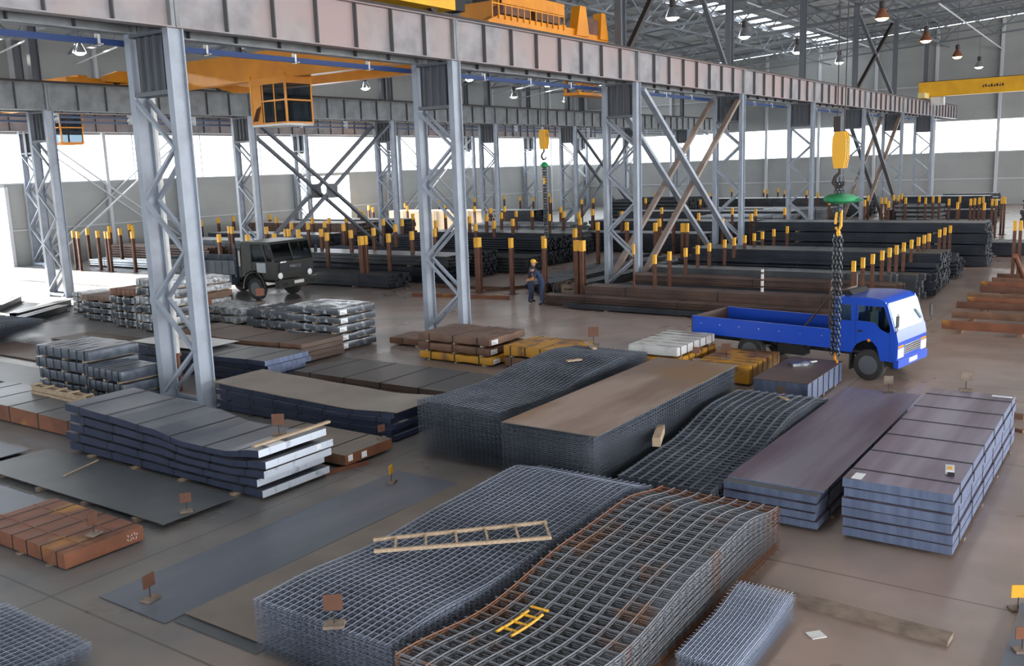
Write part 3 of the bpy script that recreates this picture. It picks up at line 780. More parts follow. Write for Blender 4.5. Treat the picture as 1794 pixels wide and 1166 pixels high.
# low brown pack with paper labels
t = slabthing('sheet_pack', 'low brown sheet pack with two white labels, between the navy stacks', 'sheet pack', 11.95, 13.25, 12.35, 15.4, .07, .27, 'y', straps=2, mats=[M_BROWNP, M_TANG, M_COPPER],
              endlab=[(.03, .72, .14, .12, 'end'), (.06, 1.1, .12, .12, 'end')])
bearers('low brown pack', 11.95, 13.25, 12.35, 15.4, 'y', [0.0], 2, .07)
# brown sheets and pale-ended packs further back
stack('long rust-brown sheet pack behind the nearest column', 'sheet pack', 18.4, 20.1, 20.5, 26.4, 'y', 4, .04, lut([(0, .60), (.5, .52), (1, .60)]), .012, [M_BROWNP, M_SHEETBR, M_SHEETBR], 3, 'long rust-brown packs', .03)
stack('blue-grey-ended sheet pack behind the nearest column', 'sheet pack', 16.05, 17.6, 19.35, 25.2, 'y', 4, .04, lut([(0, .66), (.5, .60), (1, .66)]), .016, [M_NAVY, M_SHEET, M_EDGE], 4, 'blue-grey-ended packs behind the column', .10)
slabthing('steel_sheet', 'shiny pale sheet on the dark packs behind the nearest column', 'steel sheet', 16.2, 17.7, 22.4, 25.6, .665, .68, 'y', mats=[M_SHEET, M_WHITE, M_SHEET])
stack('dark brown plate pack lying low behind the tan sheet', 'sheet pack', 16.7, 18.7, 12.7, 19.0, 'y', 2, .03, .31, .01, [M_SHEETBR, mat('dull_brown_plate', (.105, .085, .075), .42, .25, (.075, .075, .08), .6), M_SHEETBR], 5, 'low dark plate packs', .02)

# flat sheets on the floor at the left
slabthing('steel_sheet', 'long blue-grey steel sheet lying flat on the floor, left of the ladder stack', 'steel sheet', 6.35, 12.35, 9.96, 11.40, .008, lut([(0, .022), (.6, .03), (1, .02)]), 'x', mats=[M_SHEETB, M_SHEETB, M_SHEETB])
slabthing('steel_sheet', 'brown steel sheet lying flat along the left edge of the ladder stack', 'steel sheet', 6.62, 12.9, 8.42, 9.92, .035, .045, 'x', mats=[M_SHEETBR, M_TANG, M_SHEETBR])
slabthing('steel_sheet', 'grey steel sheet edge showing under the brown floor sheet', 'steel sheet', 6.45, 12.6, 8.36, 9.90, .008, .018, 'x', mats=[M_SHEET, M_SHEET, M_SHEET])
slabthing('steel_sheet', 'large dark grey steel sheet lying on timbers, with a thin stick on it', 'steel sheet', 8.28, 9.72, 12.75, 18.65, .085, .10, 'y', mats=[M_SHEET, M_SHEET, M_SHEET])
bearers('large dark sheet', 8.28, 9.72, 12.75, 18.65, 'y', [0.0], 4, .08)
slabthing('steel_sheet', 'second dark grey sheet edge left of the large sheet', 'steel sheet', 8.05, 9.5, 19.0, 24.9, .06, .075, 'y', mats=[M_SHEET, M_SHEETB, M_SHEET])
slabthing('steel_sheet', 'blue-grey sheet at the left edge beyond the red-brown pack', 'steel sheet', 6.75, 8.0, 15.35, 18.4, .03, .06, 'y', mats=[M_SHEETB, M_SHEETB, M_SHEETB])
bearers('blue-grey sheet at the left edge', 6.75, 8.0, 15.35, 18.4, 'y', [0.0], 2, .03)
bearers('second dark sheet at the left', 8.05, 9.5, 19.0, 24.9, 'y', [0.0], 3, .06)
slabthing('sheet_pack', 'grey-topped low pack with rusty side, left of the wavy navy stack', 'sheet pack', 10.55, 12.15, 18.75, 25.0, .03, lut([(0, .36), (.5, .40), (1, .34)]), 'y', straps=5, mats=[M_COPPER, M_SHEET, M_SHEET])
for i, (x0, x1, y0, y1, lab) in enumerate([(14.9, 16.4, 27.0, 33.0, 'brown sheet lying flat left of the wrapped packs at the far left'), (17.3, 18.8, 26.9, 32.2, 'brown sheet on the floor in front of the wrapped pack rows'),
                                           (13.7, 15.2, 33.4, 38.5, 'dark sheet on the floor in front of the dark mesh bundle'), (12.7, 14.2, 25.2, 31.0, 'grey sheet lying left of the slate wrapped packs'),
                                           (10.6, 12.1, 25.3, 30.0, 'dark plate at the left edge behind the low rusty pack'), (20.0, 21.5, 47.0, 53.0, 'pale sheet lying in the daylight at the far left')]):
    slabthing('steel_sheet', lab, 'steel sheet', x0, x1, y0, y1, .02, .05+.02*(i % 2), 'y', mats=[M_SHEETBR if i in (0, 1) else M_SHEET]*3 if i != 5 else [M_WHITE]*3)
# red-brown strapped pack
t = slabthing('sheet_pack', 'red-brown rusty strapped pack with chalk marks at the left edge', 'sheet pack', 6.58, 7.85, 12.62, 15.1, .03, .255, 'y', straps=6, mats=[M_COPPER, M_COPPER, M_COPPER], stw=.012)
for k in range(2):
    b = MB(); y = .35+.55*k; b.box(-.004, 2.49, y, y+.02, .255, .262); b.build('strap', M_COPPER, t)
b = MB()
for i, (y, z, h) in enumerate([(.10, .15, .03), (.14, .15, .04), (.19, .16, .03), (.25, .15, .03), (.12, .09, .04), (.17, .09, .03), (.21, .09, .04), (.26, .09, .03)]):
    b.box(-.003, -.001, y, y+.006, z, z+h); b.box(-.003, -.001, y, y+.025, z+(h if i % 2 else 0), z+(h if i % 2 else 0)+.005)
b.build('chalk_mark', M_LABEL, t)
bearers('red-brown strapped pack', 6.58, 7.85, 12.62, 15.1, 'y', [0.0], 3, .03)

# ---------------------------------------------------------------- film-wrapped and rusty packs
import bmesh
from mathutils import noise
def lump(x, y, z, amp, seed, bev=.03, cuts=5):
    bm = bmesh.new(); bmesh.ops.create_cube(bm, size=1)
    for v in bm.verts: v.co = Vector((v.co.x*x, v.co.y*y, v.co.z*z))
    bmesh.ops.bevel(bm, geom=bm.edges[:], offset=min(bev, z*.3), segments=2, affect='EDGES', profile=.6)
    long_e = [e for e in bm.edges if e.calc_length() > .4]
    bmesh.ops.subdivide_edges(bm, edges=long_e, cuts=cuts*2, use_grid_fill=True)
    for v in bm.verts:
        n_ = noise.noise_vector(v.co*3.1+Vector((seed*7.3, seed, 0)))
        v.co += Vector((n_.x*amp*.6, n_.y*amp*.6, n_.z*amp))
    me = bpy.data.meshes.new('wrapped_body'); bm.to_mesh(me); bm.free()
    me.polygons.foreach_set('use_smooth', [True]*len(me.polygons)); me.set_sharp_from_angle(angle=math.radians(50))
    return me
def wrapped(desc, x0, x1, y0, y1, n, ztop, mats, group, amp=.03, straps=0, label_on=True, bear=M_WOOD, rz=0, jit=.04, name='wrapped_pack', skid=.05, strapm=None):
    h = ztop/n
    for i in range(n):
        L, W = x1-x0, y1-y0
        pos = 'topmost' if i == n-1 else ('lowest' if i == 0 else nth(n-i)+' from the top')
        lab = '%s, %s of %d' % (desc, pos, n) if n > 1 else desc
        t = thing(name, lab, 'wrapped pack', ((x0+x1)/2+random.uniform(-jit, jit), (y0+y1)/2+random.uniform(-jit, jit), i*h), rz+random.uniform(-.02, .02), group)
        me = lump(L, W, h-skid-.005, amp, i+x0); me.materials.append(mats[i % len(mats)])
        o = bpy.data.objects.new('wrapping', me); COL.objects.link(o); o.parent = t; o.location = (0, 0, skid+(h-skid)/2)
        for k in range(3):
            b = MB(); xx = (-.38+.38*k)
            if W > L: b.box(-L/2+.02, L/2-.02, W*xx-.05, W*xx+.05, 0, skid)
            else: b.box(L*xx-.05, L*xx+.05, -W/2+.02, W/2-.02, 0, skid)
            b.build('skid', bear, t)
        for k in range(straps):
            b = MB(); g = amp*.5+.004
            f = (k+.5)/straps-.5
            if W > L:
                yy = f*W; b.box(-L/2-g, L/2+g, yy-.015, yy+.015, h-.006, h-.001); b.box(-L/2-g, -L/2-g+.004, yy-.015, yy+.015, skid*.6, h-.002); b.box(L/2+g-.004, L/2+g, yy-.015, yy+.015, skid*.6, h-.002)
            else:
                xx = f*L; b.box(xx-.015, xx+.015, -W/2-g, W/2+g, h-.006, h-.001); b.box(xx-.015, xx+.015, -W/2-g, -W/2-g+.004, skid*.6, h-.002); b.box(xx-.015, xx+.015, W/2+g-.004, W/2+g, skid*.6, h-.002)
            b.build('strap', strapm or M_STRAP, t)
        if label_on:
            b = MB(); b.box(-L/2+.06, -L/2+.36, -W/2-amp*.6-.006, -W/2-amp*.6-.002, skid+.03, h-.05); b.build('paper_label', M_LABEL, t)['label'] = 'white paper label'
            b = MB()
            for q in range(3): b.box(-L/2+.09, -L/2+.30-.05*q, -W/2-amp*.6-.008, -W/2-amp*.6-.006, skid+.05+.025*q, skid+.058+.025*q)
            b.build('printed_lines', M_INK, t)
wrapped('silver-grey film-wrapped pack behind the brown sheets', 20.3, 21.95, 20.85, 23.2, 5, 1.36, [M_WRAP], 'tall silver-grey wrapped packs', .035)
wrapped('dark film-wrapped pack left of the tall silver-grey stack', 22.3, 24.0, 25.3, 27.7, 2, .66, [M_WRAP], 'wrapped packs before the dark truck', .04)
wrapped('pale crumpled pack left of the dark wrapped packs', 22.4, 24.0, 28.3, 30.6, 2, .62, [M_WRAPL], 'wrapped packs before the dark truck', .05)
wrapped('brown wrapped pack behind the tall silver-grey stack', 21.9, 23.1, 18.1, 20.3, 1, .26, [M_BROWNP], None, .01, 2, False)
wrapped('slate wrapped pack in the left stack', 12.75, 14.2, 22.15, 24.6, 4, 1.26, [M_FOIL], 'slate wrapped packs, left stack', .02, 7, False, M_WOOD)
wrapped('slate wrapped pack beside the nearest column', 12.62, 13.75, 20.42, 22.0, 3, .95, [M_FOIL], 'slate wrapped packs beside the column', .02, 6, False, M_WOOD)
wrapped('ribbed silver pack in the leftmost far stack', 21.7, 23.1, 36.3, 38.3, 4, .86, [M_WRAPL, M_WRAPL, M_WRAPL, M_WRAPL], 'ribbed silver packs, leftmost stack', .02, 7, False)
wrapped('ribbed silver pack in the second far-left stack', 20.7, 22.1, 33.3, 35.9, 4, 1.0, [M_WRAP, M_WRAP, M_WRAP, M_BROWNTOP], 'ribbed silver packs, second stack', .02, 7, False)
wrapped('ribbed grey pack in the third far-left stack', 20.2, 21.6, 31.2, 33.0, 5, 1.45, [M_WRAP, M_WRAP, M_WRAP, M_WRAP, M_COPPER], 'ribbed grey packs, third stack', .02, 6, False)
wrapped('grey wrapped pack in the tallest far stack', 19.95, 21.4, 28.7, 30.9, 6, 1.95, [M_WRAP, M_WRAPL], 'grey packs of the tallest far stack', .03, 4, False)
wrapped('pale wrapped pack beside the dark truck rear wheels', 23.4, 24.8, 31.6, 33.6, 5, 1.5, [M_WRAPL, M_WRAPL, M_BROWNTOP], 'pale packs beside the dark truck', .04, 2, False)
wrapped('rust-brown wrapped pack at the foot of the second column', 20.55, 22.3, 15.2, 17.85, 3, .80, [M_YELLOWP, M_BROWNP, M_BROWNTOP], 'rust-brown packs before the second column', .03, 3)
wrapped('ochre-topped brown pack right of the second column', 20.65, 22.3, 12.9, 14.85, 2, .64, [M_BROWNP, M_YELLOWP], 'ochre-topped brown packs', .02, 4)
wrapped('pack in the white-topped stack beside the truck bed', 21.4, 23.75, 9.9, 11.3, 3, .84, [M_BROWNP, M_YELLOWP, M_WHITE], 'packs of the white-topped stack', .012, 6, False)
wrapped('ochre rusty strapped pack in front of the blue truck bed', 21.5, 23.6, 8.1, 9.6, 1, .50, [M_YELLOWP], None, .02, 6, False)
# square sheet pack with brown top, below the chain
t = thing('sheet_pack', 'blue-grey sided square pack with brown top, under the hanging chain', 'sheet pack', (20.3, 6.28, 0))
b = MB(); b.slab(2.65, 1.25, lambda q: .05, lambda q: .52, 4, 0, 0, 0); b.build('sheets', [M_EDGE], t)
b = MB(); b.slab(2.72, 1.30, lambda q: .522, lambda q: .534, 4, 0, 0, 0, x0=-.03, y0=-.02); b.build('cover_sheet', [M_SHEETBR], t)['label'] = 'brown cover sheet'
for k in range(6): b = MB(); x = .3+.42*k; b.box(x-.02, x+.02, -.012, 0, .04, .52); b.box(x-.02, x+.02, 1.25, 1.262, .04, .52); b.build('strap', M_STRAP, t)
for k in range(3): b = MB(); b.box(.2+.95*k, .32+.95*k, 0, 1.25, 0, .05); b.build('skid', M_WOODG, t)
b = MB(); b.box(-.004, 0, .5, .72, .2, .42); b.build('paper_label', M_TANG, t)['label'] = 'faded brown paper label'
# timber frame leaning at the slate packs
t = thing('timber_crate', 'broken pale timber crate lying on the grey-topped low pack', 'timber', tuple(at(55, 690, .37)))
d = (at(150, 712, .37)-at(55, 690, .37)); ang = math.atan2(d.y, d.x); t.rotation_euler = (0, 0, ang); Ld = d.length
for (a, c, z, hh, nm) in ((0, .06, 0.02, .07, 'board'), (.20, .26, .02, .07, 'board'), (0.02, .05, .1, .12, 'board'), (.20, .24, .1, .12, 'board')):
    b = MB(); b.box(0, Ld, a, c, z, z+hh); b.build(nm, M_WOOD, t)
for k in range(5): b = MB(); b.box(Ld*k/4.3, Ld*k/4.3+.09, -.01, .27, .22, .25); b.build('slat', M_WOOD, t)

# small wood pieces, stick, plank, white box, litter
def plank(label, p, q, z, w, h, m_, name='timber_batten', cat='timber'):
    a, c = at(*p, z), at(*q, z); b = MB(); b.bar((0, 0, h/2), ((c-a).length, 0, h/2), w, h); o = b.build(name, m_)
    o.location = (a.x, a.y, z); o.rotation_euler = (0, 0, math.atan2(c.y-a.y, c.x-a.x)); return tag(o, label, cat)
plank('thin pale stick lying on the large dark grey sheet', (112, 834), (172, 806), .10, .03, .02, M_WOOD, 'stick', 'stick')
plank('long dirty timber plank lying on the floor right of the small mesh', (1345, 1040), (1665, 1125), 0, .26, .07, M_WOODG, 'plank')
plank('thin pale batten lying under the end of the low brown pack', (566, 832), (645, 812), 0, .08, .06, M_COPPER)
plank('pale timber offcut lying on the tall fine-grid mesh stack', (993, 633), (1018, 630), 1.28, .12, .03, M_WOOD, 'timber_offcut')
plank('pale timber offcut at the back corner of the tall fine-grid mesh stack', (1028, 601), (1042, 612), 1.22, .10, .05, M_WOOD, 'timber_offcut')
plank('small pale timber offcut lying on the ridged dark mesh', (1366, 695), (1380, 701), .83, .08, .02, M_WOOD, 'timber_offcut')
plank('pale timber block wedged between the tall mesh and the ridged mesh', (1150, 782), (1158, 758), .62, .14, .16, M_WOOD, 'timber_block')
plank('small timber block on the floor before the persons', (868, 519), (884, 519), 0, .15, .1, M_WOOD, 'timber_block')
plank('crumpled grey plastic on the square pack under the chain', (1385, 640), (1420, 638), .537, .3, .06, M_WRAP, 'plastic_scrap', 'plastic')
plank('white strip beside the crumpled plastic on the square pack', (1410, 637), (1430, 633), .537, .06, .03, M_WHITE, 'paper_strip', 'paper')
plank('flattened pale paper lying on the floor beside the plank', (1417, 1114), (1442, 1110), 0, .16, .01, M_WHITE, 'paper_scrap', 'paper')
plank('white paper scrap under the front bumper of the dark truck', (478, 517), (500, 512), 0, .5, .012, M_WHITE, 'paper_scrap', 'paper')
plank('dark beam edge lying at the right edge beyond the rightmost stack', (1765, 730), (1794, 734), 0, .12, .1, M_BROWNP, 'steel_bar', 'steel bar')
plank('short rusty bar lying at the right edge beside the rightmost stack', (1766, 752), (1793, 758), 0, .08, .06, M_BROWNP, 'steel_bar', 'steel bar')
t = thing('document_box', 'small white box lying on the rightmost sheet stack', 'box', tuple(at(1672, 832, .93)), math.radians(10))
b = MB(); b.box(0, .30, 0, .12, 0, .06); b.build('case', M_WHITE, t); b = MB(); b.box(.06, .20, .03, .09, .06, .064); b.build('printed_label', M_CAP, t); b = MB(); b.box(-.05, .0, .0, .09, 0, .04); b.build('dark_end', M_BLACK, t)
slabthing('steel_sheet', 'blue-grey plate lying at the bottom right corner', 'steel sheet', 9.6, 12.2, -.6, 1.12, .02, .05, 'x', mats=[M_SHEETB]*3)

# marker stands
def marker():
    t = thing('marker_stand', 'x', 'marker stand')
    b = MB(); b.box(-.11, .11, -.08, .08, 0, .035); b.build('foot', M_WOODG, t)
    b = MB(); b.tube([(0, 0, .035), (0, 0, .19)], .008, 5); b.build('stem', M_RAIL, t)
    b = MB(); b.box(-.10, .10, -.006, .006, .18, .36); b.build('sign_plate', M_POST, t)
    return t
mk0 = marker(); first = [True]
def place_marker(px, py, z, lab, rz=0, s=1.0, yellow=False, m_=None):
    t = mk0 if first[0] else copy_thing(mk0); first[0] = False
    t.location = at(px, py, z); t.rotation_euler = (0, 0, rz); t.scale = (s, s, s); t['label'] = lab; t['group'] = 'marker stands on the stock'
    if yellow or m_:
        for ch in t.children:
            if ch.name.startswith('sign_plate'):
                ch.data = ch.data.copy(); ch.data.materials[0] = m_ or M_CAP
place_marker(586, 1096, .775, 'rusty square marker stand on the near end of the ladder mesh stack', -.9, 1.0)
place_marker(264, 1050, .025, 'narrow rusty marker stand on the long blue-grey floor sheet', .2, 1.0)
place_marker(165, 936, .265, 'rusty marker stand on the red-brown strapped pack', .3, .95)
place_marker(327, 896, .105, 'rusty heart-shaped marker stand on the large dark grey sheet', -.6, .9)
place_marker(686, 845, .02, 'yellow marker stand at the far end of the blue-grey floor sheet', .4, .9, True)
place_marker(489, 762, .92, 'tilted rusty marker stand on the wavy navy stack', -.9, 1.1)
place_marker(669, 768, .275, 'small grey marker stand on the low brown pack', -.3, .8)
place_marker(1692, 684, .94, 'dark marker stand at the far end of the rightmost stack', -1.3, 1.05, m_=M_WOODG)
place_marker(1556, 686, .625, 'grey marker stand at the far end of the violet sheet', -1.3, .95, m_=M_WOODG)
place_marker(1272, 628, .51, 'dark marker stand on the ochre strapped pack', -1.2, 1.1)
place_marker(1220, 630, 1.21, 'small marker stand at the far end of the brown sheet on mesh', -1.2, .8)
place_marker(1783, 1068, .0, 'yellow marker stand on the floor at the right edge', -1.0, .9, True)
place_marker(1790, 1140, .05, 'brown marker stand on the corner plate at bottom right', -1.0, .8, m_=M_COPPER)
place_marker(366, 545, .64, 'brown marker stand on the pale packs before the dark truck', -.5, 1.3, m_=M_COPPER)
place_marker(457, 531, .67, 'brown marker stand on the dark wrapped packs before the truck', -.5, 1.6, m_=M_COPPER)
place_marker(1040, 606, 1.2, 'rusty marker stand behind the tall fine-grid mesh stack', -1.0, 1.3)

# wooden ladder on the mesh
t = thing('wooden_ladder', 'weathered wooden ladder lying on the wavy grey mesh stack', 'ladder', (0, 0, 0))
ZL = .83
def rail_(p, q): b = MB(); b.bar(at(*p, ZL), at(*q, ZL), .045, .04); b.build('side_rail', M_WOOD, t)
rail_((654, 945), (958, 914)); rail_((655, 965), (966, 941))
for k in range(6):
    f = .10+.175*k; 
    px1 = 654+304*f*.98+10; py1 = 945-31*f; px2 = 655+311*f+6; py2 = 965-24*f
    b = MB(); b.bar(at(px1, py1, ZL), at(px2, py2, ZL), .03, .03); b.build('rung', M_WOOD, t)
t.location.z = 0
# ================================================================ profile bundles and stanchions
def bundle_mesh(L, W, z0, z1, kind, nx, nz, jit=.0, sag=0.0):
    """a strapped bundle of profiles: local x = long axis (L), local y = width"""
    b = MB(); cw, ch = W/nx, (z1-z0)/nz
    for i in range(nx):
        for k in range(nz):
            a = random.uniform(-jit, jit); e = random.uniform(-jit, jit)
            y0, y1 = i*cw+.004, (i+1)*cw-.004; zz0, zz1 = z0+k*ch+.002, z0+(k+1)*ch-.004
            if kind == 'pipe':
                r = min(cw, ch)/2-.002; b.tube([(a, (y0+y1)/2, (zz0+zz1)/2), (L+e, (y0+y1)/2, (zz0+zz1)/2)], r, 7)
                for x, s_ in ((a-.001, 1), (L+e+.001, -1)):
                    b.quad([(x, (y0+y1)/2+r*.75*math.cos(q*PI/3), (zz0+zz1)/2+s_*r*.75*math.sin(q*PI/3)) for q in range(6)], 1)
            elif kind == 'beam':
                ym = (y0+y1)/2; b.box(a, L+e, y0, y1, zz0, zz0+.015); b.box(a, L+e, y0, y1, zz1-.015, zz1); b.box(a, L+e, y0+.01, y0+.03, zz0+.015, zz1-.015)
                b.box(a, L+e, y1-.03, y1-.01, zz0+.015, zz1-.015) if False else None
            else:
                b.box(a, L+e, y0, y1, zz0, zz1)
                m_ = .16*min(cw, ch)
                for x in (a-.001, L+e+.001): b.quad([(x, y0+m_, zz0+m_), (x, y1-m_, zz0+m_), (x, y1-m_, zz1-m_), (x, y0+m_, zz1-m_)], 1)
    return b
def bundle(label, x0, x1, y0, y1, z0, z1, m_, kind='tube', nx=6, nz=3, axis='y', group=None, jit=.04, straps=3, rz=0.0):
    if axis == 'y': L, W, loc, r = y1-y0, x1-x0, (x1, y0, 0), PI/2+rz
    else: L, W, loc, r = x1-x0, y1-y0, (x0, y0, 0), rz
    t = thing('profile_bundle', label, 'steel profiles', loc, r, group)
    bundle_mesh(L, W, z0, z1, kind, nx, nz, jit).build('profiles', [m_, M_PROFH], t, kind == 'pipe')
    for k in range(straps):
        x = L*(k+.5)/straps; g = .008
        b = MB(); b.box(x-.02, x+.02, -g, W+g, z1, z1+g); b.box(x-.02, x+.02, -g, 0, z0, z1); b.box(x-.02, x+.02, W, W+g, z0, z1); b.build('strap', M_STRAP, t)
    for k in range(2):
        x = L*(.2+.6*k); b = MB(); b.box(x-.06, x+.06, -.02, W+.02, max(0, z0-.06), z0); b.build('bearer', M_WOODG, t)
    return t

def stanchion(w):
    t = thing('stanchion', 'x', 'stanchion')
    b = MB(); b.ibeam((0, 0, .02), (0, 0, 2.03), w, w*.8, .015, ref=(1, 0, 0)); b.box(-w*.35, w*.35, -.02, .02, .02, 2.03); b.build('post', M_POST, t)
    b = MB(); b.box(-w/2-.006, w/2+.006, -w*.4-.006, w*.4+.006, 2.03, 2.46); b.build('painted_top', M_CAP, t)['label'] = 'yellow painted top'
    b = MB(); b.box(-.2, .2, -.2, .2, 0, .02); b.build('foot_plate', M_POST, t)
    return t
st = stanchion(.17); used = [False]
SP = []
def place_post(x, y, lab, group, h=2.46, wx=1.0):
    for (a, c) in SP:
        if abs(a-x) < .16 and abs(c-y) < .16: return
    if x > 107.4 or y > 61.0: return
    SP.append((x, y))
    o = st if not used[0] else copy_thing(st); used[0] = True
    o.location = (x, y, 0); o.scale = (wx, wx, h/2.46); o['label'] = lab; o['group'] = group; o['category'] = 'stanchion'
# two rows of short posts in the right-hand bay
QX = [31.95, 33.1, 34.4, 35.75, 36.85, 37.95, 39.15, 40.5, 41.8, 42.9, 43.9, 46.2, 47.4, 48.75]
PX_ = [32.2, 33.5, 35.0, 36.2, 37.4, 39.1, 40.2, 41.5, 42.7, 43.8, 45.4, 47.4]
for i, x in enumerate(QX): place_post(x, 8.45, 'short yellow-topped post, %s of the row behind the blue truck cab' % nth(i+1), 'posts behind the blue truck cab', 2.03, .8)
for i, x in enumerate(PX_): place_post(x, 15.9, 'short yellow-topped post, %s of the row beginning beside the third column' % nth(i+1), 'posts beside the third front column', 2.03, .8)
# posts whose feet show in front of the stock (base pixel)
front = [(82, 465, .9), (90, 466, .9), (135, 472, .9), (143, 474, .9), (192, 475, .9), (197, 476, .9), (637, 502, 1.3), (645, 501, 1.0), (840, 512, 1.55), (898, 515, 1.0), (955, 510, 1.0), (1012, 525, 1.2), (1022, 526, 1.3),
         (160, 455, .8), (178, 452, .8), (238, 457, .8), (1773, 485, .9), (1783, 485, .9)]
for i, (px, py, w) in enumerate(front):
    p = at(px, py, 0)
    place_post(p.x, p.y, 'tall rust-brown post with yellow top standing on open floor, %s from the left' % nth(i+1), 'tall posts in front of the stock', 2.46, w)
caps = [(152, 399), (170, 403), (191, 395), (209, 399), (226, 391), (231, 404), (352, 385), (349, 408), (382, 380), (383, 409), (401, 395), (406, 396), (433, 410), (408, 375), (472, 374), (466, 396), (480, 408), (484, 379),
        (500, 400), (505, 400), (510, 389), (522, 401), (526, 413), (539, 389), (547, 380), (562, 400), (568, 386), (572, 406), (576, 380), (601, 391), (606, 378), (614, 402), (628, 365), (636, 370),
        (633, 370), (645, 352), (653, 362), (654, 398), (671, 382), (680, 408), (692, 392), (704, 383), (709, 348), (713, 360), (723, 373), (721, 404), (754, 373), (763, 385), (761, 399),
        (769, 345), (780, 355), (780, 370), (822, 378), (831, 341), (831, 360), (833, 390), (852, 375), (859, 363), (865, 386), (883, 338), (884, 360), (878, 371), (898, 382), (904, 368),
        (911, 343), (932, 368), (934, 344), (965, 346), (962, 337), (982, 361), (987, 369), (962, 374), (1014, 370), (1016, 380), (1007, 399), (1019, 348), (1038, 365), (1039, 346), (1047, 388), (1051, 388), (1089, 369), (1098, 388), (1110, 346),
        (1131, 346), (1148, 337), (1155, 382), (1148, 389), (1159, 362), (1180, 372), (1196, 390), (1204, 390), (1224, 372), (1227, 348), (1243, 337), (1283, 363), (1266, 382), (1316, 373), (1324, 365), (1338, 329), (1344, 331), (1363, 328), (1374, 331), (1375, 363),
        (1282, 328), (1413, 332), (1433, 336), (1448, 341), (1453, 347), (1515, 349), (1521, 341), (1545, 345), (1552, 345), (1557, 351), (1566, 340), (1574, 341), (1580, 338), (1587, 345), (1611, 342),
        (1622, 345), (1635, 343), (1646, 343), (1663, 347), (1682, 343), (1678, 353), (1701, 347), (1708, 346), (1716, 345), (1723, 343), (1725, 354), (1739, 347), (1746, 347), (1756, 344), (1761, 344), (320, 386), (953, 416)]
caps.sort()
for i, (px, py) in enumerate(caps):
    p = at(px, py+1, 2.46)
    if p.x > 100: p = at(px, py+1, 3.0)
    while p.y > 60.5: p = p*.97; p.z = 0
    if (abs(p.y-AY) < .5 or abs(p.y-AY-LEGD) < .5 or abs(p.y-BY) < .5 or abs(p.y-BY-LEGD) < .5) and min(abs(p.x-c) for c in AX+BX) < .6: continue
    where = 'far end' if p.x > 60 else ('middle depth' if p.x > 42 else 'near side')
    reg = 'left' if px < 700 else ('centre' if px < 1130 else 'right')
    cnt = sum(1 for q in caps[:i+1] if (q[0] < 700) == (px < 700) and (q[0] < 1130) == (px < 1130))
    place_post(p.x, p.y, 'yellow-topped post among the stock, %s from the left in the %s part' % (nth(cnt), reg), 'posts among the stock, %s part' % reg, 2.46 if p.x < 100 else 3.0, .9 if px > 1200 else 1.05)

# bundles between the post rows of the right-hand bay
G = 'long profile bundles in the right-hand bay'
bundle('rust-brown beam bundle lying foremost, along the aisle behind the blue truck', 31.05, 31.75, 8.6, 20.3, .05, .42, M_PROFB, 'beam', 3, 2, group=G, jit=.15)
bundle('dark flat bundle on the floor in front of the foremost brown beams', 30.5, 30.95, 9.6, 19.0, .05, .2, M_PROFD, 'tube', 3, 1, group=G, jit=.3)
rows = [(32.05, 33.0, 7.6, 19.0, .72, M_PROFB, 'tube', 6, 4, 'rusty brown'), (33.2, 34.3, 7.3, 18.4, .62, M_PROFD, 'pipe', 9, 5, 'blue-black tube'), (34.5, 35.6, 7.6, 18.2, .92, M_PROFB, 'beam', 4, 3, 'brown'),
        (35.85, 36.75, 8.1, 18.0, 1.12, M_PROFG, 'tube', 3, 3, 'slate grey box'), (36.95, 37.8, 7.4, 17.6, 1.02, M_PROFG, 'tube', 4, 4, 'dull grey'), (38.1, 39.0, 7.2, 17.9, .9, M_PROFD, 'beam', 4, 3, 'blackish'),
        (39.3, 40.35, 7.3, 18.2, 1.15, M_PROFD, 'pipe', 8, 7, 'dark pipe'), (43.1, 43.75, 7.6, 17.5, 1.0, M_PROFD, 'tube', 3, 3, 'navy-black'),
        (44.1, 46.0, 7.4, 18.2, .85, M_PROFD, 'pipe', 14, 5, 'low black pipe'), (46.4, 47.2, 7.8, 17.8, .9, M_PROFG, 'tube', 4, 3, 'low grey')]
for i, (x0, x1, y0, y1, z1, mm, kd, nx, nz, nm) in enumerate(rows):
    bundle('%s bundle, %s row back from the blue truck in the right bay' % (nm, nth(i+2 if i < 7 else i+4)), x0, x1, y0, y1, .07, z1, mm, kd, nx, nz, group=G, jit=.12)
for k, (z0, z1) in enumerate(((.08, .74), (.82, 1.47))):
    bundle('wide navy-black profile pack at mid depth in the right bay, %s of two' % ('lower' if k == 0 else 'upper'), 40.7, 42.65, 7.35, 18.2, z0, z1, M_PROFD, 'tube', 12, 5, group=G, jit=.05)
for k in range(4):
    bundle('long blue-black pack in the tall stack beyond the posts, %s from the floor' % nth(k+1), 49.3, 51.2, 6.9+.1*(k % 2), 18.3, .06+.53*k, .53+.53*k, M_PROFD, 'tube', 12, 4, group='packs of the tall blue-black stack', jit=.05)
for k in range(3):
    bundle('blue-black pack just behind the tall stack, right bay, %s from the floor' % nth(k+1), 53.2, 55.0, 8.2, 18.4, .06+.53*k, .53+.53*k, M_PROFD, 'tube', 12, 4, group='packs behind the tall stack', jit=.05)
bundle('short black block of profiles standing out into the aisle', 54.6, 56.6, 5.9, 7.6, .07, .75, M_PROFD, 'tube', 10, 4, group=G)
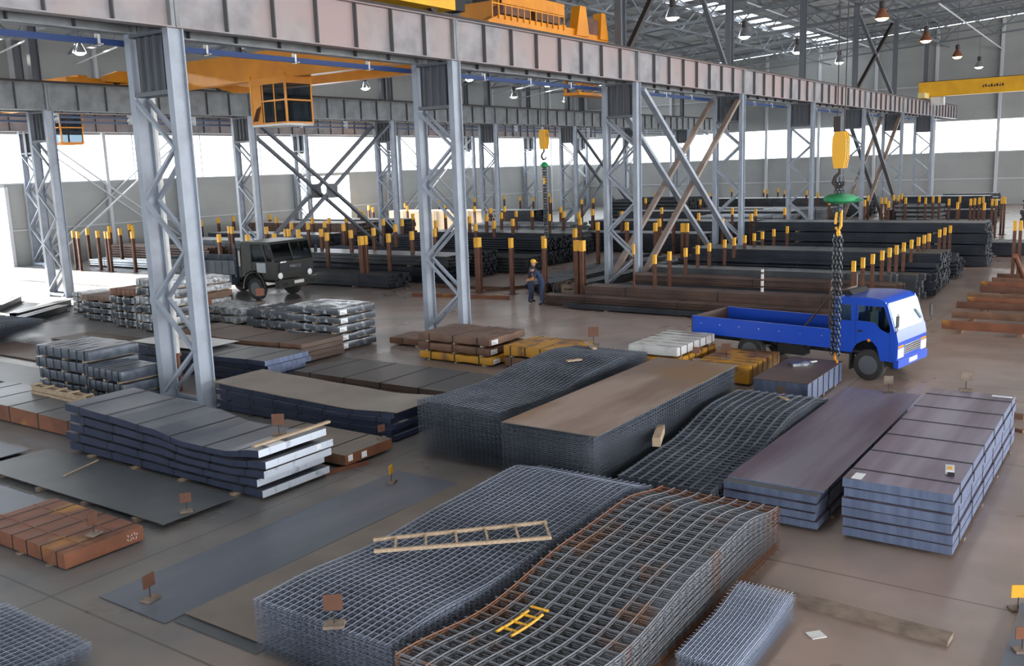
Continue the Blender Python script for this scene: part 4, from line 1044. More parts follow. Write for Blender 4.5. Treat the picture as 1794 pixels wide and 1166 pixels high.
far = [(58, 60, 9, 18, .9, M_PROFD), (61.5, 63.5, 9.5, 18, 1.3, M_PROFD), (65, 67, 10, 18.2, 1.0, M_PROFG), (72, 73.8, 13.2, 16.2, 1.9, M_PROFL), (69, 71, 9.8, 13.4, .9, M_PROFL),
       (77, 79, 10.5, 18, 1.2, M_PROFD), (82, 84, 11.5, 18, 2.0, M_PROFD), (87, 89, 11.5, 18, 1.4, M_PROFG), (93, 95, 12.5, 18, 1.4, M_PROFD), (99, 101, 13.2, 18, 1.5, M_PROFG),
       (80, 82, 4, 9.0, 1.0, M_PROFG), (66, 68, 2, 6.6, 1.0, M_PROFD), (92, 94, 5, 10.2, 1.2, M_PROFD)]
for i, (x0, x1, y0, y1, z1, mm) in enumerate(far):
    bundle('%s bundle at the far end of the right-hand bay, %s one going away' % ({M_PROFL: 'silver grey', M_PROFG: 'slate grey', M_PROFD: 'dark blue-black'}[mm], nth(i+1)), x0, x1, y0, y1, .07, z1, mm, 'pipe' if mm is M_PROFL else 'tube', 9, 6, group='far bundles in the right bay', jit=.1)
# stock of the middle bay (between the two column rows) and of the left bay
G = 'profile bundles of the middle bay'
mid = [('long black pack on the floor behind the dark truck', 32.5, 34.0, 29.9, 41.5, .07, .66, M_PROFD, 'tube', 8, 3), 
       ('slate grey profile bundle behind the black floor pack', 35.0, 37.0, 28.6, 40.6, .07, .8, M_PROFD, 'beam', 6, 3),
       ('upper slate grey bundle on the row behind the dark truck', 35.0, 37.0, 28.4, 40.6, .86, 1.35, M_PROFG, 'beam', 7, 3),
       ('grey tube bundle left of the block of black ends', 39.8, 41.5, 27.0, 38.0, .07, .9, M_PROFG, 'pipe', 9, 5),
       ('dark tube bundle behind the second front column', 38.0, 39.4, 28.5, 40.0, .07, 1.3, M_PROFD, 'pipe', 8, 7),
       ('long bundle of the black block whose ends face the aisle, lower', 43.5, 46.4, 28.0, 39.9, .07, .80, M_PROFD, 'pipe', 18, 5),
       ('long bundle of the black block whose ends face the aisle, upper', 43.5, 46.4, 28.2, 39.9, .86, 1.55, M_PROFD, 'pipe', 18, 5),
       ('grey box bundle above the black block', 48.6, 51.0, 29.5, 41.2, .07, 1.4, M_PROFG, 'tube', 8, 5),
       ('pale grey pipe bundle near the middle of the hall', 55.0, 57.5, 33.5, 42.0, .07, 1.5, M_PROFL, 'pipe', 10, 6),
       ('dark bundle right of the hanging hook at mid depth', 52.0, 54.0, 22.5, 33.0, .07, 1.2, M_PROFD, 'tube', 10, 5),
       ('long dark bundle behind the cross bracing of the front row', 58.5, 61.0, 22.0, 34.0, .07, 1.5, M_PROFD, 'tube', 10, 6),
       ('dark stack behind the cross bracing, one row further', 66.5, 69.0, 22.0, 36.0, .07, 1.7, M_PROFD, 'tube', 10, 6),
       ('silver bars sagging in a wide heap beyond the fourth front column', 63.0, 65.5, 21.2, 27.5, .07, 1.6, M_PROFL, 'pipe', 12, 8),
       ('silver bars beside the green magnet far back', 72.0, 74.5, 21.2, 26.0, .07, 1.6, M_PROFL, 'pipe', 12, 8),
       ('grey block of tubes in the far centre', 76.0, 82.0, 34.5, 42.0, .07, 2.2, M_PROFG, 'pipe', 14, 7),
       ('dark bundle far back in the middle bay', 76.0, 78.5, 22.0, 33.0, .07, 1.4, M_PROFD, 'tube', 8, 5),
       ('slate bundle far back in the middle bay near the end wall', 88.0, 90.5, 22.0, 40.0, .07, 1.7, M_PROFG, 'tube', 8, 5)]
for r in mid: bundle(*r, group=G, jit=.12)
G = 'profile bundles of the left bay'
left = [('brown pipe bundle against the left wall between the tall posts', 36.2, 37.6, 48.0, 58.5, .3, 1.25, M_PROFB, 'pipe', 8, 6),
        ('pale pipe bundle low on the floor near the left wall', 34.3, 35.6, 47.5, 58.0, .07, .5, M_PROFL, 'pipe', 8, 3),
        ('grey profile bundle behind the dark truck bed', 39.5, 41.5, 46.0, 57.5, .07, 1.4, M_PROFG, 'tube', 6, 5),
        ('dark bundle behind the dark truck cab', 43.5, 45.5, 46.0, 57.5, .07, 1.5, M_PROFD, 'tube', 6, 5),
        ('brown-sided long pack with pale top, beneath the X bracing', 48.5, 51.0, 47.6, 59.5, .07, 1.0, M_PROFG, 'tube', 6, 3),
        ('brown long pack with pale top, upper one beneath the X bracing', 48.5, 51.0, 47.4, 59.5, 1.06, 1.9, M_PROFB, 'tube', 6, 3),
        ('black end-on block right of the X bracing', 52.5, 54.5, 47.0, 58.0, .07, 1.9, M_PROFD, 'tube', 8, 6),
        ('cream long bundle before the open left gate', 62.5, 64.5, 46.5, 57.0, .07, 2.0, mat('cream_profiles', (.55, .42, .28), .5), 'tube', 6, 6),
        ('dark bundle beyond the left gate', 70.0, 72.5, 46.5, 58.0, .07, 1.6, M_PROFD, 'tube', 6, 5)]
for r in left: bundle(*r, group=G, jit=.12)
# long bars lying lengthwise near the two persons
G = 'loose bars beside the third column'
for k, (x0, y0, L_, w, z1, rz) in enumerate([(33.4, 20.55, 12, .7, .40, .02), (33.6, 21.45, 12, .8, .55, .03), (34.4, 22.6, 12, .8, .35, .05), (37.5, 24.0, 12, .7, .25, .06)]):
    bundle('blue-black round bars lying lengthwise beside the persons, %s bundle from the columns' % nth(k+1), x0, x0+L_, y0, y0+w, .03, z1, M_REBAR, 'pipe', 12, max(3, int(z1/.07)), 'x', G, .25, 3, rz)
for i, (p, q, z) in enumerate([((722, 516), (893, 521), .07), ((745, 500), (880, 505), .07), ((850, 508), (945, 500), .07)]):
    a, c = at(*p, z), at(*q, z); b = MB(); b.ibeam((0, 0, .07), ((c-a).length, 0, .07), .14, .12, .015); o = b.build('steel_beam', M_COPPER if i == 0 else M_POST)
    o.location = (a.x, a.y, 0); o.rotation_euler = (0, 0, math.atan2(c.y-a.y, c.x-a.x)); tag(o, 'rusty steel beam on the floor left of the persons, %s from the front' % nth(i+1), 'steel beam', 'beams left of the persons')
# rusty cross beams on the right-hand floor
for i, (px, py) in enumerate([(1649, 582), (1667, 562), (1675, 545), (1694, 538), (1694, 529), (1716, 517), (1717, 509), (1737, 500), (1746, 493)]):
    p = at(px, py, 0); b = MB(); b.box(0, .12, 0, 5.5, 0, .22 if i % 3 else .26); b.box(-.03, .15, 0, 5.5, 0, .02); o = b.build('cross_beam', M_CRANE if False else [M_COPPER, M_BROWNP, M_POST][i % 3])
    o.location = (p.x, p.y-5.5, .12); tag(o, 'rusty cross beam lying on the floor at the right edge, %s counted going away' % nth(i+1), 'steel beam', 'cross beams at the right edge')
for i, y in enumerate((4.95, 3.3, 1.2)):
    b = MB(); b.box(30.8, 46.2, y-.06, y+.06, 0, .12); tag(b.build('floor_rail', M_BROWNP), 'long low rail beneath the rusty cross beams, %s from the aisle' % nth(i+1), 'rail', 'rails under the cross beams')
b = MB(); p, q = at(1779, 448, 1.7), at(1796, 492, .1); b.tube([p, q], .09, 8); tag(b.build('leaning_pipe', M_COPPER), 'thick red-brown pipe leaning by the posts at the right edge', 'pipe')
# rusty tripod / beam clamp on the foremost beams, striped rod, junk coil
t = thing('tripod_stand', 'rusty tripod stand before the foot of the third column', 'stand', tuple(at(1111, 535, 0)))
b = MB(); b.tube([(0, 0, .5), (0, 0, 2.0)], .035, 6); b.build('mast', M_POST, t)
for k in range(3):
    a = k*2.1; b = MB(); b.bar((.35*math.cos(a), .35*math.sin(a), 0), (0, 0, .9), .05, .05); b.build('leg', M_POST, t)
b = MB(); b.box(-.04, .04, -.04, .04, 2.0, 2.4); b.build('painted_top', M_CAP, t)
t = thing('survey_rod', 'short pale rod with dark bands standing on the beams left of the blue truck', 'rod', tuple(at(1335, 525, .42)))
b = MB(); b.box(-.04, .04, -.04, .04, 0, 1.12); b.build('rod', M_WHITE, t)
for k in range(4): b = MB(); b.box(-.043, .043, -.043, .043, .2+.25*k, .27+.25*k); b.build('dark_band', M_POST, t)
t = thing('wire_coil', 'heap of coiled dark wire lying right of the persons', 'wire coil', tuple(at(985, 520, 0)))
for k in range(7):
    b = MB(); r = .34-.02*k; b.tube([(r*math.cos(q*PI/9)+random.uniform(-.03, .03), .1*k-.3, .36+r*math.sin(q*PI/9)) for q in range(18)], .03, 5, closed=True); b.build('turn', M_REBAR if k % 2 else M_BROWNP, t)
t = thing('scrap_crate', 'grey timber crate of scrap beside the wire coil', 'crate', tuple(at(1000, 522, 0)), .2)
for z in (0, .22, .44):
    b = MB(); b.box(-.3, .3, -.3, -.27, z, z+.16); b.build('board', M_WOODG, t); b = MB(); b.box(-.3, .3, .27, .3, z, z+.16); b.build('board', M_WOODG, t)
    b = MB(); b.box(-.3, -.27, -.27, .27, z, z+.16); b.build('board', M_WOODG, t)
for sx in (-.28, .28):
    for sy in (-.25, .25): b = MB(); b.box(sx-.03, sx+.03, sy-.03, sy+.03, 0, .62); b.build('corner_post', M_WOODG, t)
# white and brown downpipe behind the nearest column
t = thing('downpipe', 'thin white pipe rising behind the nearest column, brown at its foot', 'pipe', (16.0, 22.9, 0)) if False else thing('downpipe', 'thin white pipe rising behind the nearest column, brown at its foot', 'pipe', (14.55, 20.95, 0))
b = MB(); b.tube([(0, 0, 1.0), (0, 0, 8.6)], .065, 8); b.build('upper_pipe', M_WHITE, t)
b = MB(); b.tube([(0, 0, 0), (0, 0, 1.0)], .05, 8); b.lathe([(.1, .95), (.1, 1.02)], n=10); b.build('lower_pipe', M_COPPER, t)
# grey beams on the floor at the far left
for i, (p, q) in enumerate([((0, 545), (38, 528)), ((0, 580), (118, 545)), ((30, 560), (125, 535))]):
    a, c = at(*p, 0), at(*q, 0); d = c-a; b = MB(); b.ibeam((0, 0, .15), (d.length, 0, .15), .28, .25, .02); b.ibeam((0, .3, .15), (d.length, .3, .15), .28, .25, .02)
    o = b.build('steel_beam', M_PROFG); o.location = (a.x, a.y, 0); o.rotation_euler = (0, 0, math.atan2(d.y, d.x)); tag(o, 'pair of grey steel beams lying at the far left before the daylit floor, %s' % ['rearmost', 'front', 'middle'][i], 'steel beam', 'grey beams at the far left')

# ================================================================ trucks
def wheel(parent, x, y, r, w, name='wheel', side=-1, rim=M_RIM, dual=False):
    e = bpy.data.objects.new(name, None)
    b = MB(); b.lathe([(r*.56, -w*.30), (r*.60, -w/2), (r*.92, -w/2), (r, -w*.32), (r, w*.32), (r*.92, w/2), (r*.60, w/2), (r*.56, w*.30)], axis='y', n=28)
    for k in range(28):
        a = 2*PI*k/28; b.box(0, 0, 0, 0, 0, 0) if False else None
    o = b.build(name, M_TYRE, parent, True); o.location = (x, y, r)
    b = MB(); s_ = side
    b.lathe([(.02, s_*w*.52), (r*.16, s_*w*.52), (r*.18, s_*w*.42), (r*.30, s_*w*.40), (r*.34, s_*w*.33), (r*.50, s_*w*.32), (r*.56, s_*w*.50), (r*.61, s_*w*.515)], axis='y', n=24)
    b.build('rim', rim, o, True)
    for k in range(6):
        a = k*PI/3; b = MB(); b.lathe([(.022, s_*w*.38), (.022, s_*w*.48)], (r*.24*math.cos(a), 0, r*.24*math.sin(a)), 'y', 6); b.build('wheel_nut', M_STRAP, o)
    return o
def rot_text(txt, size, parent, loc, rot, m_, name='lettering', ext=.004):
    cu = bpy.data.curves.new(name, 'FONT'); cu.body = txt; cu.size = size; cu.extrude = ext; cu.materials.append(m_); cu.align_x = 'CENTER'
    tmp = bpy.data.objects.new(name, cu); COL.objects.link(tmp); dg = bpy.context.evaluated_depsgraph_get(); me = bpy.data.meshes.new_from_object(tmp.evaluated_get(dg)); bpy.data.objects.remove(tmp); me.materials.clear(); me.materials.append(m_); o = bpy.data.objects.new(name, me); COL.objects.link(o); o.parent = parent; o.location = loc; o.rotation_euler = rot
    return o
# blue truck: local x forward, local y left; the side turned to the camera is y = -W/2
BW = .93
fwd = Vector((-.155, -.988)); hd = math.atan2(fwd.y, fwd.x)
wp = at(1520, 666, 0)
left_ = Vector((-fwd.y, fwd.x)); org = Vector((wp.x, wp.y))+left_*(BW-.04)
T = thing('blue_truck', 'bright blue flatbed truck with crew cab standing in the right-hand aisle', 'truck', (org.x, org.y, 0), hd)
# cab shell: side panels with window openings, roof, front, back
def side_panel(y, th, s_):
    b = MB()
    def pr(poly): b.prism(poly, y, y+th, 'xz')
    # pillars and panels around two windows and over the wheel arch
    pr([(-1.10, .72), (-.52, .72), (-.50, .80), (-.46, 1.38), (-1.10, 1.38)])               # rear lower panel
    pr([(-.46, 1.38), (-.50, .80), (-.40, .95), (-.2, 1.06), (0, 1.10), (.2, 1.06), (.40, .93), (.52, .72), (.58, .58), (1.26, .58), (1.30, 1.10), (1.22, 1.36), (.92, 1.32), (.52, 1.42), (.26, 1.60), (-.12, 1.62), (-.46, 1.62)])
    pr([(-1.10, 1.38), (-.98, 1.38), (-.98, 2.14), (-1.10, 2.14)])                          # rear pillar
    pr([(-.98, 1.38), (-.46, 1.38), (-.46, 1.60), (-.98, 1.60)])
    pr([(-.56, 1.60), (-.36, 1.60), (-.36, 2.08), (-.56, 2.08)])                            # B pillar
    pr([(.92, 1.32), (1.22, 1.36), (.84, 2.12), (.66, 2.10), (.96, 1.55), (1.0, 1.40)])     # A pillar
    pr([(-1.10, 2.08), (.80, 2.08), (.74, 2.22), (.55, 2.28), (-.95, 2.28), (-1.10, 2.20)]) # roof rail
    pr([(-.46, 1.60), (-.36, 1.60), (-.36, 1.64), (-.46, 1.64)])
    return b
side_panel(-BW, .04, -1).build('cab_side', M_BLUE, T)
side_panel(BW-.04, .04, 1).build('cab_side', M_BLUE, T)
b = MB(); b.slab(1.9, 2*BW-.02, lambda t: 2.22+.04*math.sin(PI*t)-.12*max(0, t-.85)/.15, lambda t: 2.27+.05*math.sin(PI*t)-.12*max(0, t-.85)/.15, 16, x0=-1.1, y0=-BW+.01); b.build('cab_roof', M_BLUE, T, True)
b = MB(); b.prism([(-1.10, .72), (-1.06, .72), (-1.06, 2.25), (-1.10, 2.25)], -BW+.04, BW-.04, 'xz'); b.build('cab_back', M_BLUED, T)
b = MB(); b.prism([(1.24, .60), (1.32, .60), (1.36, 1.10), (1.26, 1.40), (1.20, 1.38), (1.28, 1.08)], -BW+.02, BW-.02, 'xz'); b.build('cab_front', M_BLUE, T)
b = MB(); b.box(-.9, 1.2, -BW+.04, BW-.04, .72, .78); b.build('cab_floor', M_BLACK, T)
b = MB(); b.prism([(1.20, 1.40), (1.25, 1.40), (.83, 2.18), (.78, 2.18)], -BW+.06, BW-.06, 'xz'); b.build('windscreen', M_GLASS, T)
for s_, y in ((-1, -BW+.012), (1, BW-.016)):
    b = MB(); b.prism([(-.34, 1.62), (.26, 1.60), (.52, 1.42), (.94, 1.34), (.98, 1.40), (.94, 1.55), (.66, 2.08), (-.34, 2.08)], y, y+.004, 'xz'); b.build('door_window', M_GLASS, T)
    b = MB(); b.prism([(-.96, 1.62), (-.58, 1.62), (-.58, 2.06), (-.96, 2.06)], y, y+.004, 'xz'); b.build('rear_window', M_GLASS, T)
    b = MB(); yy = -BW-.012 if s_ < 0 else BW+.002; b.box(-.34, -.20, yy, yy+.010, 1.30, 1.35); b.build('door_handle', M_BLACK, T)
    b = MB(); 
    for (u0, v0, u1, v1) in ((-.40, .98, -.40, 2.1), (1.0, .62, 1.0, 1.36)): b.bar((u0, yy+.006, v0), (u1, yy+.006, v1), .008, .012)
    b.build('door_seam', M_BLUED, T)
    b = MB(); b.box(-.02, .08, yy-.01, yy+.012, 1.06, 1.13); b.build('side_indicator', M_AMBER, T)
for y in (-.45, .45):
    b = MB(); b.box(-.15, .35, y-.25, y+.25, 1.0, 1.15); b.box(-.2, -.08, y-.24, y+.24, 1.1, 1.85); b.box(-.19, -.09, y-.12, y+.12, 1.85, 2.02); b.build('seat', M_BLACK, T)
b = MB(); b.prism([(.75, .9), (1.18, .9), (1.20, 1.36), (.95, 1.36)], -BW+.06, BW-.06, 'xz'); b.build('dashboard', M_BLACK, T)
b = MB(); c0 = Vector((.72, .40, 1.42)); b.tube([c0+Vector((.08*math.cos(a)*.9, .18*math.sin(a), .17*math.cos(a))) for a in [2*PI*k/16 for k in range(16)]], .014, 5, closed=True); b.build('steering_wheel', M_BLACK, T)
b = MB(); b.box(1.20, 1.42, -BW, BW, .42, .64); b.build('bumper', M_BLUE, T)
b = MB(); b.box(1.42, 1.425, -.26, .26, .47, .59); b.build('number_plate', M_WHITE, T)
for y in (-.72, .72):
    b = MB(); b.box(1.27, 1.37, y-.17, y+.17, .68, .92); b.build('headlamp', M_LAMP, T)
    b = MB(); b.box(1.28, 1.36, y-.17, y+.17, .94, 1.0); b.build('indicator', M_AMBER, T)
b = MB(); b.box(1.34, 1.37, -.5, .5, .74, .98); b.build('grille', M_CHROME, T)
for k in range(4): b = MB(); b.box(1.37, 1.376, -.48, .48, .76+.055*k, .785+.055*k); b.build('grille_bar', M_BLACK, T)
b = MB(); b.tube([(1.30, -BW+.1, 1.42), (1.15, .1-BW, 1.5), (.95, -.3, 1.62)], .008, 4); b.build('wiper', M_BLACK, T)
for s_ in (-1, 1):
    b = MB(); b.tube([(1.20, s_*BW, 1.35), (1.42, s_*(BW+.14), 1.42), (1.42, s_*(BW+.14), 1.95)], .012, 5); b.box(1.40, 1.44, s_*(BW+.14)-.07, s_*(BW+.14)+.07, 1.55, 1.88); b.build('mirror', M_BLACK, T)
b = MB(); b.prism([(-1.05, 2.28), (-.75, 2.28), (-.88, 2.42), (-1.02, 2.42)], -.5, .5, 'xz'); b.build('roof_vent', M_BLACK, T)
# chassis and bed
b = MB(); 
for y in (-.38, .38): b.box(-4.75, .9, y-.04, y+.04, .55, .72)
for x in (-4.5, -3.9, -2.2, -1.4): b.box(x-.05, x+.05, -.38, .38, .57, .69)
b.build('chassis', M_BLACK, T)
b = MB(); b.box(-5.02, -1.16, -BW-.02, BW+.02, .80, .86); 
b.build('bed_floor', M_BLUED, T)
b = MB(); 
for k in range(9): b.box(-4.95+.45*k, -4.88+.45*k, -BW, BW, .72, .80)
b.build('cross_members', M_BLACK, T)
for s_ in (-1, 1):
    b = MB(); y = s_*(BW+.02); b.box(-5.02, -1.16, y-.02, y+.02, .78, 1.30); b.box(-5.04, -1.14, y-.03, y+.03, 1.27, 1.305); b.build('bed_side', M_BLUE, T)
    for k in range(7):
        b = MB(); b.lathe([(.02, s_*.02), (.02, s_*.03)], (-4.75+.56*k, y, 1.10), 'y', 8); b.build('rivet', M_CHROME, T)
b = MB(); b.box(-5.06, -5.02, -BW-.02, BW+.02, .80, 1.30); b.build('tailgate', M_PROFB, T)
b = MB(); b.box(-1.18, -1.14, -BW-.02, BW+.02, .80, 1.55); b.build('bed_headboard', M_BLUED, T)
b = MB()
for y in (-.75, .75): b.bar((-1.30, y, .86), (-1.30, y, 2.75), .05, .05)
b.bar((-1.30, -.75, 2.35), (-1.30, .75, 2.35), .05, .05); b.bar((-1.30, -.75, 1.9), (-1.30, .75, 1.9), .04, .04); b.bar((-1.30, -.75, .9), (-2.2, -.2, .9), .05, .05); b.bar((-1.3, -.7, 2.3), (-2.3, -.4, .9), .04, .04)
b.build('rear_frame', M_PROFB, T)
b = MB(); b.box(-1.14, -1.09, -BW+.05, BW-.05, .75, 2.2); b.build('cab_rear_trim', M_BLACK, T)
wheel(T, 0, -BW+.13, .39, .22); wheel(T, 0, BW-.13, .39, .22, side=1)
for y in (-BW+.13, BW-.13): wheel(T, -3.35, y, .39, .24, side=-1 if y < 0 else 1)
b = MB(); b.lathe([(.05, -.75), (.05, .75)], (0, 0, .39), 'y', 10); b.build('axle', M_BLACK, T)
b = MB(); b.lathe([(.05, -.75), (.05, .75)], (-3.35, 0, .39), 'y', 10); b.build('axle', M_BLACK, T)
b = MB(); b.box(-2.6, -1.9, -.85, -.5, .45, .75); b.build('fuel_tank', M_BLACK, T)
b = MB(); b.box(-.60, -.56, -BW+.02, -BW+.28, .25, .80); b.build('mud_flap', M_BLACK, T)

def fx(x): return .53*x if x > 0 else (.80*x if x > -1.14 else -.912+(x+1.14)*1.06)
for ch in T.children:
    if ch.name.startswith('wheel'): ch.location.x = fx(ch.location.x); continue
    if ch.name.startswith('axle'): continue
    for v in ch.data.vertices: v.co.x = fx(v.co.x); v.co.z = .93*v.co.z if v.co.z < 1.35 else 1.2555+(v.co.z-1.35)*.84
for ch in T.children:
    if ch.name.startswith('axle'):
        for v in ch.data.vertices:
            if v.co.x < -2: v.co.x += fx(-3.35)+3.35
# dark truck with drop-side bed
KW = 1.22
fk = Vector((.06, -.998)); hk = math.atan2(fk.y, fk.x); lk = Vector((-fk.y, fk.x))
wk = at(452, 525, 0); ok = Vector((wk.x, wk.y))+lk*(KW-.10)
K = thing('dark_truck', 'dark olive cab-over truck with slate drop-side bed, parked at the left', 'truck', (ok.x, ok.y, 0), hk)
b = MB(); b.prism([(-.75, 1.05), (-.62, 1.05), (-.5, 1.20), (-.2, 1.33), (.2, 1.33), (.5, 1.20), (.62, .95), (1.28, .95), (1.30, 1.72), (1.18, 1.76), (.98, 1.74), (-.75, 1.70)], -KW, KW, 'xz'); b.build('cab_body', M_KGREEN, K)
b = MB(); b.prism([(-.75, 2.50), (1.02, 2.50), (.95, 2.60), (-.70, 2.62)], -KW+.02, KW-.02, 'xz')
for s_ in (-1, 1):
    y0, y1 = (-KW, -KW+.06) if s_ < 0 else (KW-.06, KW)
    b.prism([(-.75, 1.70), (-.10, 1.70), (-.10, 2.52), (-.75, 2.52)], y0, y1, 'xz'); b.prism([(.78, 1.72), (.86, 1.72), (.62, 2.52), (.52, 2.52)], y0, y1, 'xz'); b.prism([(1.16, 1.74), (1.30, 1.72), (1.06, 2.52), (.94, 2.52)], y0, y1, 'xz')
b.prism([(-.75, 1.7), (-.70, 1.7), (-.70, 2.5), (-.75, 2.5)], -KW, KW, 'xz')
b.prism([(1.22, 1.74), (1.27, 1.74), (1.05, 2.50), (1.0, 2.50)], -.04, .04, 'xz')
b.build('cab_upper', M_KGREEN, K)
b = MB(); b.prism([(1.20, 1.76), (1.23, 1.76), (1.02, 2.50), (.99, 2.50)], -KW+.08, KW-.08, 'xz'); b.build('windscreen', M_DGLASS, K)
for s_ in (-1, 1):
    y = s_*(KW-.03); b = MB(); b.prism([(-.08, 1.72), (1.15, 1.74), (.92, 2.50), (-.08, 2.50)], y-.003, y+.003, 'xz'); b.build('door_window', M_GLASS, K)
    b = MB(); yy = s_*(KW+.005); b.box(-.12, -.10, yy-.006, yy+.006, 1.1, 2.5); b.box(-.02, .12, yy-.02, yy+.02, 1.45, 1.50); b.build('door_seam', M_STRAP, K)
    b = MB(); b.tube([(1.15, s_*KW, 1.9), (1.3, s_*(KW+.2), 1.95), (1.3, s_*(KW+.2), 2.3)], .015, 5); b.box(1.28, 1.32, s_*(KW+.2)-.09, s_*(KW+.2)+.09, 1.95, 2.3); b.build('mirror', M_BLACK, K)
    b = MB(); b.box(.2, .75, s_*KW-.012*s_-.006, s_*KW-.012*s_+.03*s_+.006, 1.25, 1.68); b.build('door_panel', mat('pale_door_patch', (.35, .38, .40), .5), K) if s_ < 0 else None
b = MB(); b.box(1.30, 1.325, -.95, .95, 1.25, 1.66); b.build('grille_panel', M_STRAP, K)
rot_text('КАМАЗ', .19, K, (1.335, 0, 1.40), (PI/2, 0, PI/2), M_CHROME)
for k in range(5): b = MB(); b.box(1.325, 1.335, -.9, .9, 1.53+.03*k, 1.54+.03*k); b.build('grille_bar', M_RAIL, K)
for y in (-.92, .92):
    b = MB(); b.lathe([(.13, 1.28), (.14, 1.33), (.10, 1.35)], (0, y, 1.10), 'x', 16); b.build('headlamp', M_LAMP, K, True)
b = MB(); b.box(1.28, 1.52, -KW-.02, KW+.02, .58, .92); b.build('bumper', M_KGREEN, K)
for y in (-.85, .85): b = MB(); b.box(1.52, 1.53, y-.16, y+.16, .66, .80); b.build('bumper_recess', M_BLACK, K)
b = MB(); b.box(1.52, 1.53, -.30, .30, .70, .84); b.build('number_plate', M_WHITE, K)
b = MB(); b.box(1.302, 1.312, -.86, -.50, 1.44, 1.72); b.build('windscreen_pass', M_LABEL, K)['label'] = 'white paper pass'
for y in (-.45, .45):
    b = MB(); b.box(-.35, .2, y-.3, y+.3, 1.5, 1.72); b.box(-.45, -.3, y-.28, y+.28, 1.7, 2.3); b.build('seat', M_BLACK, K)
b = MB(); b.box(-1.02, -.82, -KW+.05, -KW+.4, 1.0, 2.35); b.build('air_intake', M_KGREEN, K)
b = MB(); b.box(-.95, -.86, -KW+.02, -KW+.05, 1.5, 2.2); b.build('intake_mesh', M_WHITE, K)
b = MB()
for y in (-.42, .42): b.box(-6.6, .8, y-.05, y+.05, .78, 1.0)
b.build('chassis', M_BLACK, K)
b = MB(); b.box(-6.75, -1.15, -KW-.02, KW+.02, 1.12, 1.22); b.build('bed_floor', M_KBLUE, K)
for s_ in (-1, 1):
    for k in range(3):
        x0 = -6.75+1.87*k; b = MB(); y = s_*(KW+.02); b.box(x0+.02, x0+1.84, y-.02, y+.02, 1.15, 1.72)
        for q in range(4): b.box(x0+.04+.45*q, x0+.09+.45*q, y-.03, y+.03, 1.15, 1.72)
        b.box(x0+.02, x0+1.84, y-.03, y+.03, 1.68, 1.73); b.build('drop_side', M_KBLUE, K)
b = MB(); b.box(-6.79, -6.75, -KW, KW, 1.15, 1.72); b.build('tailgate', M_KBLUE, K)
b = MB(); b.box(-1.20, -1.14, -KW, KW, 1.15, 2.30); b.box(-1.22, -1.12, -KW, -KW+.08, 1.0, 2.5); b.box(-1.22, -1.12, KW-.08, KW, 1.0, 2.5); b.build('bed_headboard', M_KBLUE, K)
b = MB(); b.box(-2.35, -1.5, -KW+.02, -KW+.5, .62, 1.08); b.build('fuel_tank', M_KBLUE, K)
for y, s_ in ((-KW+.15, -1), (KW-.15, 1)):
    wheel(K, 0, y, .50, .28, side=s_); wheel(K, -3.3, y, .50, .30, side=s_); wheel(K, -4.62, y, .50, .30, side=s_)
for x in (0, -3.3, -4.62): b = MB(); b.lathe([(.07, -1.0), (.07, 1.0)], (x, 0, .5), 'y', 10); b.build('axle', M_BLACK, K)
b = MB(); b.tube([(.66*math.cos(a), -KW-.015, .50+.76*math.sin(a)) for a in [PI*k/12 for k in range(13)]], .05, 6); b.tube([(.66*math.cos(a), KW+.015, .50+.76*math.sin(a)) for a in [PI*k/12 for k in range(13)]], .05, 6); b.build('wheel_arch', M_KGREEN, K)

# ================================================================ cranes
def box_girder(b, x0, x1, ya, yb, z0, z1, ze, mi=0):
    """bridge girder along Y, deep in the middle, tapered at both ends; ze = underside height at the ends"""
    s_ = 1 if yb > ya else -1; q = 3.2*s_
    b.prism([(ya, z1), (ya, ze), (ya+.6*s_, ze), (ya+q, z0), (yb-q, z0), (yb-.6*s_, ze), (yb, ze), (yb, z1)], x0, x1, 'yz', mi)
# crane of the middle bay
XC = 28.2
T = thing('bridge_crane', 'orange bridge crane spanning the middle bay, with a glazed cab hung at its left', 'crane', (0, 0, 0))
for x in (XC+1.2, XC+4.6):
    b = MB(); box_girder(b, x, x+.55, AY+LEGD+.1, BY-.1, 9.75, 11.0, 10.45); b.build('bridge_girder', M_CRANE, T)
for y, nm in ((AY+LEGD, 'end_carriage'), (BY, 'end_carriage')):
    b = MB(); b.prism([(XC-.6, 10.30), (XC+8.0, 10.30), (XC+8.0, 10.60), (XC+7.3, 10.85), (XC+.1, 10.85), (XC-.6, 10.6)], y-.22, y+.22, 'xz'); o = b.build(nm, M_CRANE, T)
    for xx in (XC+.1, XC+1.1, XC+6.3, XC+7.3): b = MB(); b.lathe([(.22, -.08), (.22, .08)], (xx, y, 10.43), 'y', 18); b.build('travel_wheel', M_RAIL, T)
# railed platforms and motor housings on the near carriage
b = MB()
yy = AY+LEGD-.25
for z in (11.2, 11.65): b.bar((XC-.4, yy, z), (XC+4.4, yy, z), .05, .05)
for k in range(13): b.bar((XC-.4+.4*k, yy, 10.7), (XC-.4+.4*k, yy, 11.65), .045, .045)
b.build('railing', M_CRANE, T)
b = MB(); b.box(XC+.2, XC+4.4, yy-.02, yy+.02, 11.25, 11.68); b.build('kick_panel', M_CRANE, T)
b = MB(); b.prism([(XC+5.2, 10.6), (XC+6.2, 10.6), (XC+5.95, 11.75), (XC+5.5, 11.75)], yy-.1, yy+.3, 'xz'); b.build('upright', M_CRANE, T)
b = MB(); b.prism([(XC+7.1, 10.6), (XC+7.8, 10.6), (XC+7.55, 11.65), (XC+7.25, 11.65)], yy-.1, yy+.3, 'xz'); b.build('upright', M_CRANE, T)
b = MB(); b.box(XC+6.2, XC+7.1, yy, yy+.2, 10.75, 11.35); b.build('rear_panel', M_POST, T)
